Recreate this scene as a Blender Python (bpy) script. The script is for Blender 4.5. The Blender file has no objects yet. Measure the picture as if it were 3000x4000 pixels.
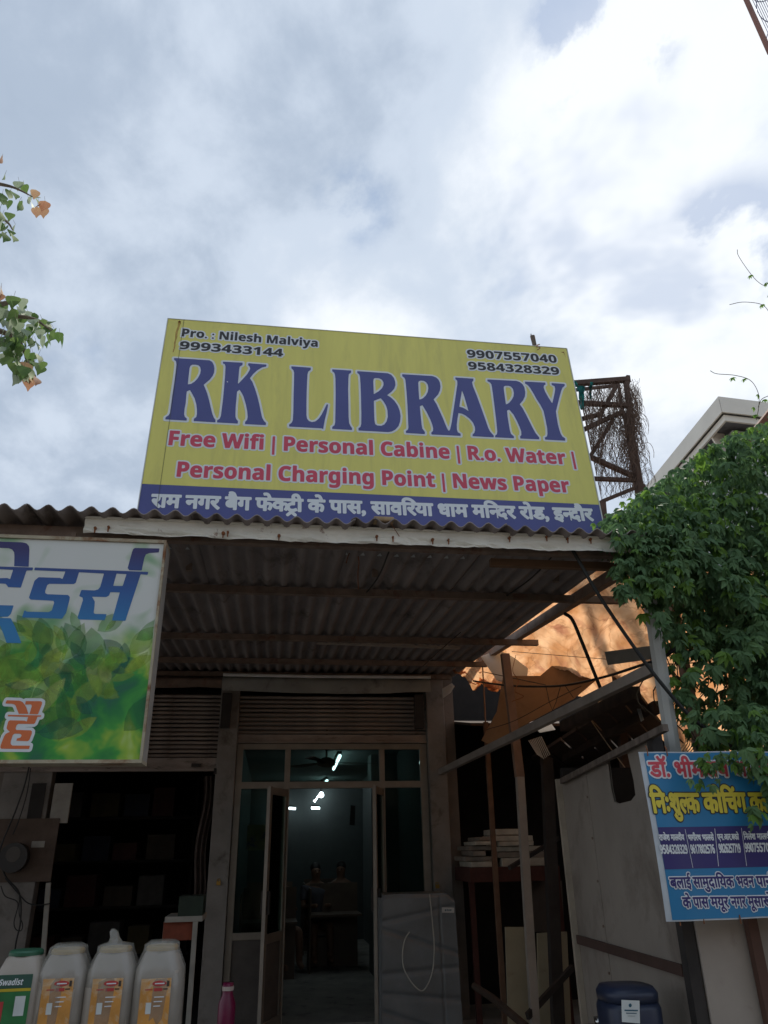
import bpy, bmesh, random
import numpy as np
from math import *
from mathutils import Vector, Matrix
SC = bpy.context.scene
COL = SC.collection
rnd = random.Random(7)

# ------------------------------------------------------------------ camera
CAMP = np.array([0.0, 0.0, 1.6])
PITCH, YAW, ROLL, FPX = radians(24.5), radians(8.5), radians(1.1), 2890.0
FWD = np.array([sin(YAW) * cos(PITCH), cos(YAW) * cos(PITCH), sin(PITCH)])
_r0 = np.array([cos(YAW), -sin(YAW), 0.0]); _u0 = np.cross(_r0, FWD)
CR = _r0 * cos(ROLL) - _u0 * sin(ROLL); CU = _u0 * cos(ROLL) + _r0 * sin(ROLL)
cd = bpy.data.cameras.new('camera'); cam = bpy.data.objects.new('camera', cd); COL.objects.link(cam)
cd.sensor_fit = 'VERTICAL'; cd.sensor_height = 36.0; cd.lens = 36.0 * FPX / 4000.0
cd.clip_start = 0.05; cd.clip_end = 3000
m = Matrix.Identity(4)
for i in range(3):
    m[i][0] = CR[i]; m[i][1] = CU[i]; m[i][2] = -FWD[i]; m[i][3] = CAMP[i]
cam.matrix_world = m
SC.camera = cam

# ------------------------------------------------------------------ sky, sun, exposure
SUN_EL, SUN_AZ = radians(50), radians(38)       # azimuth clockwise from +Y (to the right, behind the shops)
W = bpy.data.worlds.new('World'); SC.world = W; W.use_nodes = True
nt = W.node_tree; nt.nodes.clear()
def N(t, **k):
    n = nt.nodes.new(t)
    for a, b in k.items(): setattr(n, a, b)
    return n
def L(a, b): nt.links.new(a, b)
out = N('ShaderNodeOutputWorld'); bg = N('ShaderNodeBackground'); L(bg.outputs[0], out.inputs[0])
sky = N('ShaderNodeTexSky', sky_type='NISHITA'); sky.sun_disc = False
sky.sun_elevation = SUN_EL; sky.sun_rotation = SUN_AZ; sky.dust_density = 2.0; sky.air_density = 1.2
tc = N('ShaderNodeTexCoord'); sp = N('ShaderNodeSeparateXYZ'); L(tc.outputs['Generated'], sp.inputs[0])
def M(op, a, b=None, c=None, clamp=False):
    n = N('ShaderNodeMath', operation=op); n.use_clamp = clamp
    for i, v in enumerate((a, b, c)):
        if v is None: continue
        if isinstance(v, (int, float)): n.inputs[i].default_value = v
        else: L(v, n.inputs[i])
    return n.outputs[0]
zz = M('ADD', M('MAXIMUM', sp.outputs[2], 0.0), 0.34)
cx = M('DIVIDE', sp.outputs[0], zz); cy = M('DIVIDE', sp.outputs[1], zz)
cv = N('ShaderNodeCombineXYZ'); L(cx, cv.inputs[0]); L(cy, cv.inputs[1]); cv.inputs[2].default_value = 3.7
def noise(scale, detail, rough, dist=0.0, off=0.0):
    mp = N('ShaderNodeMapping'); mp.inputs['Location'].default_value = (off, off * 0.7, 0)
    mp.inputs['Rotation'].default_value = (0, 0, radians(28)); mp.inputs['Scale'].default_value = (1.25, 1.05, 1)
    L(cv.outputs[0], mp.inputs[0])
    n = N('ShaderNodeTexNoise'); n.inputs['Scale'].default_value = scale; n.inputs['Detail'].default_value = detail
    n.inputs['Roughness'].default_value = rough; n.inputs['Distortion'].default_value = dist
    L(mp.outputs[0], n.inputs['Vector']); return n.outputs['Fac']
def ramp(f, pts):
    r = N('ShaderNodeValToRGB'); r.color_ramp.interpolation = 'EASE'
    while len(r.color_ramp.elements) < len(pts): r.color_ramp.elements.new(0.5)
    for e, (p, c) in zip(r.color_ramp.elements, pts): e.position = p; e.color = (*c, 1) if len(c) == 3 else c
    L(f, r.inputs[0]); return r.outputs[0]
big = noise(1.6, 3.0, 0.5, 0.15, 1.3)
fine = noise(4.6, 7.0, 0.58, 0.12, 4.1)
gapn = noise(2.1, 5.0, 0.58, 0.3, 9.4)
# brightness of the cloud sheet: thinner and brighter towards the sun
sd = (sin(SUN_AZ) * cos(SUN_EL), cos(SUN_AZ) * cos(SUN_EL), sin(SUN_EL))
vd = N('ShaderNodeVectorMath', operation='DOT_PRODUCT'); L(tc.outputs['Generated'], vd.inputs[0]); vd.inputs[1].default_value = sd
glow = M('POWER', M('MAXIMUM', vd.outputs['Value'], 0.0), 7.0)
hz = M('POWER', M('SUBTRACT', 1.0, M('MAXIMUM', sp.outputs[2], 0.0), clamp=True), 2.2)
d0 = M('ADD', M('MULTIPLY', big, 0.50), M('MULTIPLY', fine, 0.50))
_cam = lambda px, py: (lambda v: v / np.linalg.norm(v))(CR * (px - 1500) / FPX - CU * (py - 2000) / FPX + FWD)
def blob(px, py, rdeg, amp):
    n = N('ShaderNodeVectorMath', operation='DOT_PRODUCT'); L(tc.outputs['Generated'], n.inputs[0]); n.inputs[1].default_value = tuple(_cam(px, py))
    r = N('ShaderNodeMapRange', interpolation_type='SMOOTHSTEP'); r.inputs[1].default_value = cos(radians(rdeg)); r.inputs[2].default_value = 1.0; L(n.outputs['Value'], r.inputs[0])
    return M('MULTIPLY', r.outputs[0], amp)
shade = M('ADD', M('ADD', blob(420, 900, 24, -0.13), blob(1350, 820, 9, -0.16)), M('ADD', blob(1300, 1180, 9, 0.20), blob(2650, 700, 22, 0.22)))
d1 = M('ADD', M('MULTIPLY_ADD', M('SUBTRACT', d0, 0.5), 1.9, 0.43), M('ADD', M('MULTIPLY', glow, 0.30), M('ADD', M('MULTIPLY', hz, 0.45), shade)), clamp=True)
cloud = ramp(d1, [(0.0, (0.27, 0.345, 0.455)), (0.35, (0.41, 0.49, 0.61)), (0.62, (0.59, 0.67, 0.785)), (1.0, (0.90, 0.94, 0.99))])
sb = N('ShaderNodeVectorMath', operation='SCALE'); L(sky.outputs[0], sb.inputs[0]); sb.inputs['Scale'].default_value = 0.05
sbm = N('ShaderNodeMix', data_type='RGBA'); sbm.inputs[0].default_value = 0.85; L(sb.outputs[0], sbm.inputs[6]); sbm.inputs[7].default_value = (0.28, 0.41, 0.64, 1)
gap = ramp(gapn, [(0.0, (1, 1, 1)), (0.30, (0.75, 0.75, 0.75)), (0.42, (0.0, 0.0, 0.0)), (1.0, (0, 0, 0))])
gf = M('MULTIPLY', M('ADD', gap, M('MULTIPLY', M('ADD', blob(2360, 130, 6, 2.2), M('ADD', blob(2900, 940, 5.5, 1.3), blob(1380, 800, 4, 0.9))), M('MULTIPLY_ADD', fine, -9.0, 4.9, clamp=True)), clamp=True), 0.7)
mx = N('ShaderNodeMix', data_type='RGBA'); L(gf, mx.inputs[0]); L(cloud, mx.inputs[6]); L(sbm.outputs[2], mx.inputs[7])
L(mx.outputs[2], bg.inputs[0]); bg.inputs[1].default_value = 0.82

sl = bpy.data.lights.new('sun', 'SUN'); sl.energy = 3.4; sl.angle = radians(3.0); sl.color = (1.0, 0.93, 0.82)
so = bpy.data.objects.new('sun', sl); COL.objects.link(so)
so.rotation_euler = Vector((-sd[0], -sd[1], -sd[2])).to_track_quat('-Z', 'Y').to_euler()
so.location = (0, 0, 20)
SC.view_settings.view_transform = 'Standard'; SC.view_settings.look = 'None'
SC.view_settings.exposure = 0.42; SC.view_settings.gamma = 1.0; SC.view_settings.use_curve_mapping = False
SC.cycles.use_denoising = True
SC.cycles.max_bounces = 7; SC.cycles.transparent_max_bounces = 16
SC.cycles.sample_clamp_indirect = 4.0; SC.cycles.caustics_reflective = False; SC.cycles.caustics_refractive = False

# ------------------------------------------------------------------ pixel rays (source photo 3000x4000) to places in the world
def ray(px, py): return CR * (px - 1500) / FPX - CU * (py - 2000) / FPX + FWD
def QY(px, py, y): d = ray(px, py); return CAMP + d * (y / d[1])
def QZ(px, py, z): d = ray(px, py); return CAMP + d * ((z - 1.6) / d[2])
def QX(px, py, x): d = ray(px, py); return CAMP + d * (x / d[0])
def QP(px, py, p0, n): d = ray(px, py); return CAMP + d * (np.dot(np.array(p0) - CAMP, n) / np.dot(d, n))
def proj(p):
    d = np.array(p) - CAMP; w = d @ FWD; return (1500 + FPX * (d @ CR) / w, 2000 - FPX * (d @ CU) / w)

# ------------------------------------------------------------------ materials
MATS = {}
def mat(name, col, rough=0.7, metal=0.0, var=0.15, vscale=6.0, col2=None, c2lo=0.55, c2hi=0.7, c2scale=5.0, bump=0.0, bscale=40.0,
        emit=None, estr=0.0, trans=0.0, alpha=1.0, spec=0.5, stretch=(1, 1, 1), weave=0.0):
    if name in MATS: return MATS[name]
    m = bpy.data.materials.new(name); m.use_nodes = True; t = m.node_tree; b = t.nodes['Principled BSDF']
    b.inputs['Roughness'].default_value = rough; b.inputs['Metallic'].default_value = metal
    b.inputs['Specular IOR Level'].default_value = spec
    tcn = t.nodes.new('ShaderNodeTexCoord'); mp = t.nodes.new('ShaderNodeMapping'); mp.inputs['Scale'].default_value = stretch
    t.links.new(tcn.outputs['Object'], mp.inputs[0])
    n1 = t.nodes.new('ShaderNodeTexNoise'); n1.inputs['Scale'].default_value = vscale; n1.inputs['Detail'].default_value = 6
    n1.inputs['Roughness'].default_value = 0.6
    t.links.new(mp.outputs[0], n1.inputs['Vector'])
    r = t.nodes.new('ShaderNodeValToRGB'); lo = max(0, 1 - var); hi = 1 + var
    r.color_ramp.elements[0].position = 0.3; r.color_ramp.elements[1].position = 0.7
    r.color_ramp.elements[0].color = tuple(min(1, c * lo) for c in col) + (1,); r.color_ramp.elements[1].color = tuple(min(1, c * hi) for c in col) + (1,)
    t.links.new(n1.outputs['Fac'], r.inputs[0]); cur = r.outputs[0]
    if col2:
        n2 = t.nodes.new('ShaderNodeTexNoise'); n2.inputs['Scale'].default_value = c2scale; n2.inputs['Detail'].default_value = 8; n2.inputs['Roughness'].default_value = 0.7
        n2.inputs['Distortion'].default_value = 0.4
        mp2 = t.nodes.new('ShaderNodeMapping'); mp2.inputs['Location'].default_value = (3.1, 7.7, 1.3); mp2.inputs['Scale'].default_value = stretch
        t.links.new(tcn.outputs['Object'], mp2.inputs[0]); t.links.new(mp2.outputs[0], n2.inputs['Vector'])
        r2 = t.nodes.new('ShaderNodeMapRange'); r2.inputs[1].default_value = c2lo; r2.inputs[2].default_value = c2hi
        t.links.new(n2.outputs['Fac'], r2.inputs[0])
        mxn = t.nodes.new('ShaderNodeMix'); mxn.data_type = 'RGBA'; mxn.inputs[7].default_value = (*col2, 1)
        t.links.new(r2.outputs[0], mxn.inputs[0]); t.links.new(cur, mxn.inputs[6]); cur = mxn.outputs[2]
    t.links.new(cur, b.inputs['Base Color'])
    if bump:
        nb = t.nodes.new('ShaderNodeTexNoise'); nb.inputs['Scale'].default_value = bscale; nb.inputs['Detail'].default_value = 4
        t.links.new(mp.outputs[0], nb.inputs['Vector'])
        bp = t.nodes.new('ShaderNodeBump'); bp.inputs['Strength'].default_value = bump; bp.inputs['Distance'].default_value = 0.01
        t.links.new(nb.outputs['Fac'], bp.inputs['Height']); t.links.new(bp.outputs[0], b.inputs['Normal'])
    if emit: b.inputs['Emission Color'].default_value = (*emit, 1); b.inputs['Emission Strength'].default_value = estr
    o = t.nodes['Material Output']; sh = b.outputs[0]
    if trans > 0:
        tl = t.nodes.new('ShaderNodeBsdfTranslucent'); t.links.new(cur, tl.inputs[0]); ms = t.nodes.new('ShaderNodeMixShader'); ms.inputs[0].default_value = trans
        t.links.new(sh, ms.inputs[1]); t.links.new(tl.outputs[0], ms.inputs[2]); sh = ms.outputs[0]
    if alpha < 1:
        tp = t.nodes.new('ShaderNodeBsdfTransparent'); ms = t.nodes.new('ShaderNodeMixShader'); ms.inputs[0].default_value = alpha
        t.links.new(tp.outputs[0], ms.inputs[1]); t.links.new(sh, ms.inputs[2]); sh = ms.outputs[0]
    t.links.new(sh, o.inputs[0]); MATS[name] = m; return m

def nodemat(name, rough=0.6):
    m = bpy.data.materials.new(name); m.use_nodes = True; t = m.node_tree; b = t.nodes['Principled BSDF']; b.inputs['Roughness'].default_value = rough
    MATS[name] = m; return m, t, b

# ------------------------------------------------------------------ objects
def setp(o, label=None, cat=None, group=None, kind=None):
    if label: o['label'] = label
    if cat: o['category'] = cat
    if group: o['group'] = group
    if kind: o['kind'] = kind
    return o
def thing(name, label, cat, base=(0, 0, 0), group=None, mtx=None, kind=None):
    o = bpy.data.objects.new(name, None); COL.objects.link(o); o.empty_display_size = 0.1
    if mtx is not None: o.matrix_world = mtx; o['_b'] = (0.0, 0.0, 0.0)
    else: o.location = [float(v) for v in base]; o['_b'] = [float(v) for v in base]
    return setp(o, label, cat, group, kind)
def mesh(name, v, f, smooth=False):
    me = bpy.data.meshes.new(name); me.from_pydata([tuple(float(c) for c in p) for p in v], [], f); me.update()
    if smooth: me.polygons.foreach_set('use_smooth', [True] * len(me.polygons))
    return me
def base_of(p):
    while p is not None:
        if '_b' in p: return p['_b']
        p = p.parent
    return (0, 0, 0)
def part(name, vf, mt, parent, smooth=False, label=None, kind=None, bev=0.0, local=False):
    v, f = vf; b = (0, 0, 0) if local else base_of(parent)
    me = mesh(name, [(p[0] - b[0], p[1] - b[1], p[2] - b[2]) for p in v], f, smooth)
    o = bpy.data.objects.new(name, me); COL.objects.link(o); o.parent = parent; me.materials.append(mt)
    if bev:
        md = o.modifiers.new('bevel', 'BEVEL'); md.width = bev; md.segments = 2; md.limit_method = 'ANGLE'
    return setp(o, label, None, None, kind)
def top(name, vf, mt, label=None, cat=None, group=None, kind=None, smooth=False, base=None, bev=0.0):
    v, f = vf
    if base is None:
        a = np.array([tuple(p) for p in v], dtype=float); base = ((a[:, 0].min() + a[:, 0].max()) / 2, (a[:, 1].min() + a[:, 1].max()) / 2, a[:, 2].min())
        if kind == 'structure': base = (0, 0, 0)
    me = mesh(name, [(p[0] - base[0], p[1] - base[1], p[2] - base[2]) for p in v], f, smooth)
    o = bpy.data.objects.new(name, me); COL.objects.link(o); o.location = base; me.materials.append(mt)
    if bev:
        md = o.modifiers.new('bevel', 'BEVEL'); md.width = bev; md.segments = 2; md.limit_method = 'ANGLE'
    return setp(o, label, cat, group, kind)

def join(*ms):
    V, F = [], []
    for v, f in ms:
        k = len(V); V += list(v); F += [tuple(i + k for i in q) for q in f]
    return V, F
def box(x0, x1, y0, y1, z0, z1):
    v = [(x, y, z) for z in (z0, z1) for y in (y0, y1) for x in (x0, x1)]
    return v, [(0, 2, 3, 1), (4, 5, 7, 6), (0, 1, 5, 4), (2, 6, 7, 3), (0, 4, 6, 2), (1, 3, 7, 5)]
def prism(poly, vec):
    n = len(poly); v = [tuple(p) for p in poly] + [tuple(np.array(p) + np.array(vec)) for p in poly]
    return v, [tuple(range(n))[::-1], tuple(range(n, 2 * n))] + [(i, (i + 1) % n, n + (i + 1) % n, n + i) for i in range(n)]
def beam(p, q, w, h, up=(0, 0, 1)):
    p = np.array(p, float); q = np.array(q, float); d = (q - p) / np.linalg.norm(q - p)
    s = np.cross(d, up); s = s / np.linalg.norm(s); u = np.cross(s, d)
    c = [(-1, -1), (1, -1), (1, 1), (-1, 1)]
    v = [tuple(e + s * a * w / 2 + u * b * h / 2) for e in (p, q) for a, b in c]
    return v, [(0, 3, 2, 1), (4, 5, 6, 7)] + [(i, (i + 1) % 4, 4 + (i + 1) % 4, 4 + i) for i in range(4)]
def tube(pts, r, n=6, cap=True):
    P = [np.array(p, float) for p in pts]; V, F = [], []; R = r if hasattr(r, '__len__') else [r] * len(P)
    ref = np.array((0.123, 0.987, 0.311))
    for i, p in enumerate(P):
        d = P[min(i + 1, len(P) - 1)] - P[max(i - 1, 0)]; d = d / (np.linalg.norm(d) + 1e-9)
        s = np.cross(d, ref); s = s / (np.linalg.norm(s) + 1e-9); u = np.cross(s, d)
        for k in range(n):
            a = 2 * pi * k / n; V.append(tuple(p + (s * cos(a) + u * sin(a)) * R[i]))
    for i in range(len(P) - 1):
        for k in range(n): F.append((i * n + k, i * n + (k + 1) % n, (i + 1) * n + (k + 1) % n, (i + 1) * n + k))
    if cap: F += [tuple(range(n))[::-1], tuple(range((len(P) - 1) * n, len(P) * n))]
    return V, F
def spline(pts, k=8):
    P = [np.array(p, float) for p in pts]; P = [2 * P[0] - P[1]] + P + [2 * P[-1] - P[-2]]; o = []
    for i in range(1, len(P) - 2):
        for j in range(k):
            t = j / k; a, b, c, d = P[i - 1:i + 3]
            o.append(0.5 * ((2 * b) + (c - a) * t + (2 * a - 5 * b + 4 * c - d) * t * t + (3 * b - a - 3 * c + d) * t ** 3))
    return o + [P[-2]]
def grid(fn, nu, nv):
    v = [tuple(fn(i / nu, j / nv)) for j in range(nv + 1) for i in range(nu + 1)]
    return v, [(j * (nu + 1) + i, j * (nu + 1) + i + 1, (j + 1) * (nu + 1) + i + 1, (j + 1) * (nu + 1) + i) for j in range(nv) for i in range(nu)]
def lathe(cx, cy, prof, n=24, sq=2.0):
    V, F = [], []
    for r, z in prof:
        rr = r if hasattr(r, '__len__') else (r, r)
        for k in range(n):
            a = 2 * pi * k / n; c, s = cos(a), sin(a)
            V.append((cx + rr[0] * copysign(abs(c) ** (2 / sq), c), cy + rr[1] * copysign(abs(s) ** (2 / sq), s), z))
    for i in range(len(prof) - 1):
        for k in range(n): F.append((i * n + k, i * n + (k + 1) % n, (i + 1) * n + (k + 1) % n, (i + 1) * n + k))
    F += [tuple(range(n))[::-1], tuple(range((len(prof) - 1) * n, len(prof) * n))]
    return V, F
from mathutils import noise as mn
def nz(x, y=0, z=0, s=1.0): return mn.noise(Vector((x * s, y * s, z * s)))

# ------------------------------------------------------------------ lettering: signed distance fields turned into clean flat meshes
class Field:
    def __init__(s, x0, y0, x1, y1, h, dm):
        s.h = h; s.dm = dm; s.x0 = x0 - dm - 2 * h; s.y0 = y0 - dm - 2 * h
        s.nx = int((x1 + dm + 2 * h - s.x0) / h) + 2; s.ny = int((y1 + dm + 2 * h - s.y0) / h) + 2
        s.f = np.full((s.ny, s.nx), dm + 1e-6)
    def add(s, segs, clip=None, stroke=None, tris=None):
        if not len(segs): return
        S = np.array(segs, float); a = S[:, 0]; b = S[:, 1]; h = s.h; dm = s.dm + (stroke or 0)
        x0 = max(0, int((S[:, :, 0].min() - dm - s.x0) / h) - 1); x1 = min(s.nx, int((S[:, :, 0].max() + dm - s.x0) / h) + 2)
        y0 = max(0, int((S[:, :, 1].min() - dm - s.y0) / h) - 1); y1 = min(s.ny, int((S[:, :, 1].max() + dm - s.y0) / h) + 2)
        if x1 <= x0 or y1 <= y0: return
        X = s.x0 + np.arange(x0, x1) * h; Y = s.y0 + np.arange(y0, y1) * h
        D = np.full((y1 - y0, x1 - x0), dm); par = np.zeros((y1 - y0, x1 - x0), bool)
        for (ax, ay), (bx, by) in S:
            i0 = max(0, int((min(ax, bx) - dm - X[0]) / h)); i1 = min(len(X), int((max(ax, bx) + dm - X[0]) / h) + 2)
            j0 = max(0, int((min(ay, by) - dm - Y[0]) / h)); j1 = min(len(Y), int((max(ay, by) + dm - Y[0]) / h) + 2)
            if i1 > i0 and j1 > j0:
                gx = X[i0:i1][None, :] - ax; gy = Y[j0:j1][:, None] - ay; dx, dy = bx - ax, by - ay
                t = np.clip((gx * dx + gy * dy) / (dx * dx + dy * dy + 1e-15), 0, 1)
                D[j0:j1, i0:i1] = np.minimum(D[j0:j1, i0:i1], np.hypot(gx - t * dx, gy - t * dy))
            if stroke is None and tris is None and ay != by:
                lo, hi = (ay, by) if ay < by else (by, ay)
                js = np.nonzero((Y >= lo) & (Y < hi))[0]
                if len(js):
                    xc = ax + (Y[js] - ay) * (bx - ax) / (by - ay)
                    k = np.ceil((xc - X[0]) / h).astype(int)
                    for j, kk in zip(js, k):
                        if kk < len(X): par[j, max(0, kk):] ^= True
        for tr in (tris or ()):
            (ax, ay), (bx, by), (cx_, cy_) = tr
            i0 = max(0, int((min(ax, bx, cx_) - X[0]) / h)); i1 = min(len(X), int((max(ax, bx, cx_) - X[0]) / h) + 2)
            j0 = max(0, int((min(ay, by, cy_) - Y[0]) / h)); j1 = min(len(Y), int((max(ay, by, cy_) - Y[0]) / h) + 2)
            if i1 <= i0 or j1 <= j0: continue
            gx = X[i0:i1][None, :]; gy = Y[j0:j1][:, None]
            e1 = (bx - ax) * (gy - ay) - (by - ay) * (gx - ax); e2 = (cx_ - bx) * (gy - by) - (cy_ - by) * (gx - bx); e3 = (ax - cx_) * (gy - cy_) - (ay - cy_) * (gx - cx_)
            par[j0:j1, i0:i1] |= ((e1 >= 0) & (e2 >= 0) & (e3 >= 0)) | ((e1 <= 0) & (e2 <= 0) & (e3 <= 0))
        g = D - stroke if stroke is not None else np.where(par, -D, D)
        if clip is not None: g = np.maximum(g, X[None, :] - clip)
        s.f[y0:y1, x0:x1] = np.minimum(s.f[y0:y1, x0:x1], g)
    def mesh(s, r, z, run=10000):
        f = s.f - r; ins = f < 0; V, F, vid = [], [], {}
        def nodev(i, j):
            k = (0, i, j)
            if k not in vid: vid[k] = len(V); V.append((s.x0 + i * s.h, s.y0 + j * s.h, z))
            return vid[k]
        def edgev(i, j, d):
            k = (1 + d, i, j)
            if k not in vid:
                a = f[j, i]; b = f[j, i + 1] if d == 0 else f[j + 1, i]; t = a / (a - b)
                vid[k] = len(V); V.append((s.x0 + (i + (t if d == 0 else 0)) * s.h, s.y0 + (j + (t if d == 1 else 0)) * s.h, z))
            return vid[k]
        c = ins[:-1, :-1].astype(int) + ins[:-1, 1:] + ins[1:, :-1] + ins[1:, 1:]
        for j in range(c.shape[0]):
            row = c[j]; full = np.nonzero(row == 4)[0]
            if len(full):
                br = np.nonzero(np.diff(full) > 1)[0]; st = [0] + list(br + 1); en = list(br) + [len(full) - 1]
                for a, b in zip(st, en):
                    i0, i1 = int(full[a]), int(full[b]) + 1
                    for q0 in range(i0, i1, run):
                        q1 = min(i1, q0 + run); F.append((nodev(q0, j), nodev(q1, j), nodev(q1, j + 1), nodev(q0, j + 1)))
            for i in np.nonzero((row > 0) & (row < 4))[0]:
                cs = [(i, j), (i + 1, j), (i + 1, j + 1), (i, j + 1)]; es = [(i, j, 0), (i + 1, j, 1), (i, j + 1, 0), (i, j, 1)]; p = []
                for k in range(4):
                    a = cs[k]; b = cs[(k + 1) % 4]; ia = ins[a[1], a[0]]; ib = ins[b[1], b[0]]
                    if ia: p.append(nodev(*a))
                    if ia != ib: p.append(edgev(*es[k]))
                if len(p) > 2: F.append(tuple(p))
        return V, F
_gc = {}
def _raw(s):
    c = bpy.data.curves.new('t', 'FONT'); c.body = s; c.size = 1; c.fill_mode = 'FRONT'; c.resolution_u = 4
    o = bpy.data.objects.new('t', c); COL.objects.link(o)
    bpy.context.view_layer.update()
    me = bpy.data.meshes.new_from_object(o.evaluated_get(bpy.context.evaluated_depsgraph_get()))
    v = [(p.co.x, p.co.y) for p in me.vertices]; cnt = {}
    for p in me.polygons:
        for k in p.edge_keys: cnt[k] = cnt.get(k, 0) + 1
    segs = [(v[a], v[b]) for (a, b), n in cnt.items() if n == 1]
    tris = [(v[p.vertices[0]], v[p.vertices[k]], v[p.vertices[k + 1]]) for p in me.polygons for k in range(1, len(p.vertices) - 1)]
    bpy.data.objects.remove(o); bpy.data.curves.remove(c); bpy.data.meshes.remove(me)
    return segs, tris
def glyph(ch):
    if ch not in _gc:
        g = ([], []) if ch == ' ' else _raw(ch)
        d = _raw(ch + '.')[0]; dot = _raw('.')[0]; wd = min(p[0] for s in dot for p in s)
        mxd = max(p[0] for s in dot for p in s); adv = max(p[0] for s in d for p in s) - mxd
        if ch == 'ि': adv = 0.259
        _gc[ch] = (g, adv)
    return _gc[ch]
def boldmap(s):
    r = ''
    for c in s:
        if 'A' <= c <= 'Z': c = chr(0x1D5D4 + ord(c) - 65)
        elif 'a' <= c <= 'z': c = chr(0x1D5EE + ord(c) - 97)
        elif '0' <= c <= '9': c = chr(0x1D7EC + ord(c) - 48)
        r += c
    return r
def layout(s, extra=0.0):
    """list of (segments, clip x) in em units, and the width; '/' makes the half form of the letter before it, '^' hangs the stroke of a subscript ra"""
    items, x, i = [], 0.0, 0
    sh = lambda L, x: [tuple((p[0] + x, p[1]) for p in e) for e in L]
    while i < len(s):
        ch = s[i]; g, adv = glyph(ch); i += 1
        if i < len(s) and s[i] == '/':
            i += 1; cut = adv - (0.20 if ch != 'क' else 0.12)
            items.append((sh(g[0], x), x + cut, None, sh(g[1], x))); x += cut; continue
        items.append((sh(g[0], x), None, None, sh(g[1], x)))
        if i < len(s) and s[i] == '^':
            i += 1; cx = x + adv * 0.5
            items.append(([((cx, -0.04), (cx - 0.17, -0.2)), ((cx, -0.04), (cx + 0.17, -0.2))], None, 0.028, None))
        x += adv + (extra if adv > 0.05 else 0)
    return items, x
def text_field(s, toloc, pl, pr, cap_px, capem, h, dm, extra=0.0, slant=0.0):
    """text whose baseline runs between two photo points; toloc maps photo points to the sign's own plane"""
    items, w = layout(s, extra)
    a = np.array(toloc(*pl)[:2]); b = np.array(toloc(*pr)[:2]); ux = (b - a) / w
    un = ux / np.linalg.norm(ux); vn = np.array((-un[1], un[0]))
    hp = np.array(toloc(pl[0], pl[1] - cap_px)[:2]) - a; hgt = np.dot(hp, vn); vy = vn * hgt / capem
    T = lambda p: tuple(a + ux * (p[0] + slant * p[1]) + vy * p[1])
    ks = np.linalg.norm(ux)
    allp = [T(p) for it in items for sg in it[0] for p in sg]; A = np.array(allp)
    F = Field(A[:, 0].min(), A[:, 1].min(), A[:, 0].max(), A[:, 1].max(), h, dm)
    for segs, clip, st, tris in items:
        F.add([(T(p), T(q)) for p, q in segs], None if clip is None else T((clip, 0))[0], None if st is None else st * 1.3 * ks, None if tris is None else [tuple(T(p) for p in t) for t in tris])
    return F
def poly_field(polys, h, dm):
    A = np.array([p for pl in polys for p in pl]); F = Field(A[:, 0].min(), A[:, 1].min(), A[:, 0].max(), A[:, 1].max(), h, dm)
    F.add([(pl[i], pl[(i + 1) % len(pl)]) for pl in polys for i in range(len(pl))]); return F
def plane_frame(o, xa, ya):
    """matrix of a plane with origin o, x axis xa and y axis ya; and a map from photo points to it"""
    xa = np.array(xa, float); xa /= np.linalg.norm(xa); ya = np.array(ya, float); ya -= xa * np.dot(ya, xa); ya /= np.linalg.norm(ya); na = np.cross(xa, ya)
    m = Matrix.Identity(4)
    for i in range(3): m[i][0] = xa[i]; m[i][1] = ya[i]; m[i][2] = na[i]; m[i][3] = o[i]
    def toloc(px, py):
        p = QP(px, py, o, na) - np.array(o); return (float(p @ xa), float(p @ ya), 0.0)
    return m, toloc
def flat(toloc, pts, z): return [(*toloc(*p)[:2], z) for p in pts]
# ------------------------------------------------------------------ materials used
M_conc = mat('concrete', (0.36, 0.34, 0.31), 0.9, var=0.25, vscale=3, col2=(0.12, 0.11, 0.10), bump=0.3, bscale=30)
M_ground = mat('ground_dust', (0.32, 0.285, 0.24), 0.95, var=0.3, vscale=1.2, col2=(0.22, 0.20, 0.17), c2scale=0.8, bump=0.4, bscale=25)
M_wall = mat('grimy_plaster', (0.22, 0.19, 0.165), 0.9, var=0.22, vscale=2.5, col2=(0.09, 0.075, 0.065), c2scale=2.5, bump=0.25, bscale=35)
M_pillar = mat('dusty_paint', (0.255, 0.235, 0.215), 0.8, var=0.2, vscale=4, col2=(0.13, 0.11, 0.095), c2scale=3.0, bump=0.15, bscale=30)
M_shut = mat('shutter_steel', (0.36, 0.30, 0.265), 0.65, metal=0.3, var=0.3, vscale=3, stretch=(1, 1, 4), col2=(0.10, 0.08, 0.07), bump=0.1)
M_alu = mat('frame_aluminium', (0.30, 0.265, 0.225), 0.5, metal=0.4, var=0.15)
M_sheet = mat('asbestos_sheet', (0.28, 0.245, 0.235), 0.95, var=0.3, vscale=2.2, stretch=(1, 0.35, 1), col2=(0.10, 0.08, 0.07), c2scale=3, bump=0.3, bscale=50, spec=0.2)
M_purlin = mat('rusty_steel', (0.21, 0.155, 0.125), 0.85, var=0.3, vscale=7, col2=(0.15, 0.055, 0.03), c2scale=6, bump=0.2)
M_dark = mat('dark_steel', (0.035, 0.03, 0.028), 0.8, var=0.3)
M_trim = mat('white_trim', (0.80, 0.78, 0.71), 0.6, var=0.10, vscale=5, col2=(0.20, 0.07, 0.03), c2lo=0.63, c2hi=0.70, c2scale=7, bump=0.1)
M_hood = mat('hood_sheet', (0.32, 0.33, 0.32), 0.6, var=0.2, vscale=3, col2=(0.15, 0.15, 0.14), c2scale=4)
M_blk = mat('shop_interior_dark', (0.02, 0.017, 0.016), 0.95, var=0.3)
M_wire = mat('black_cable', (0.015, 0.015, 0.015), 0.6)
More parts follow.
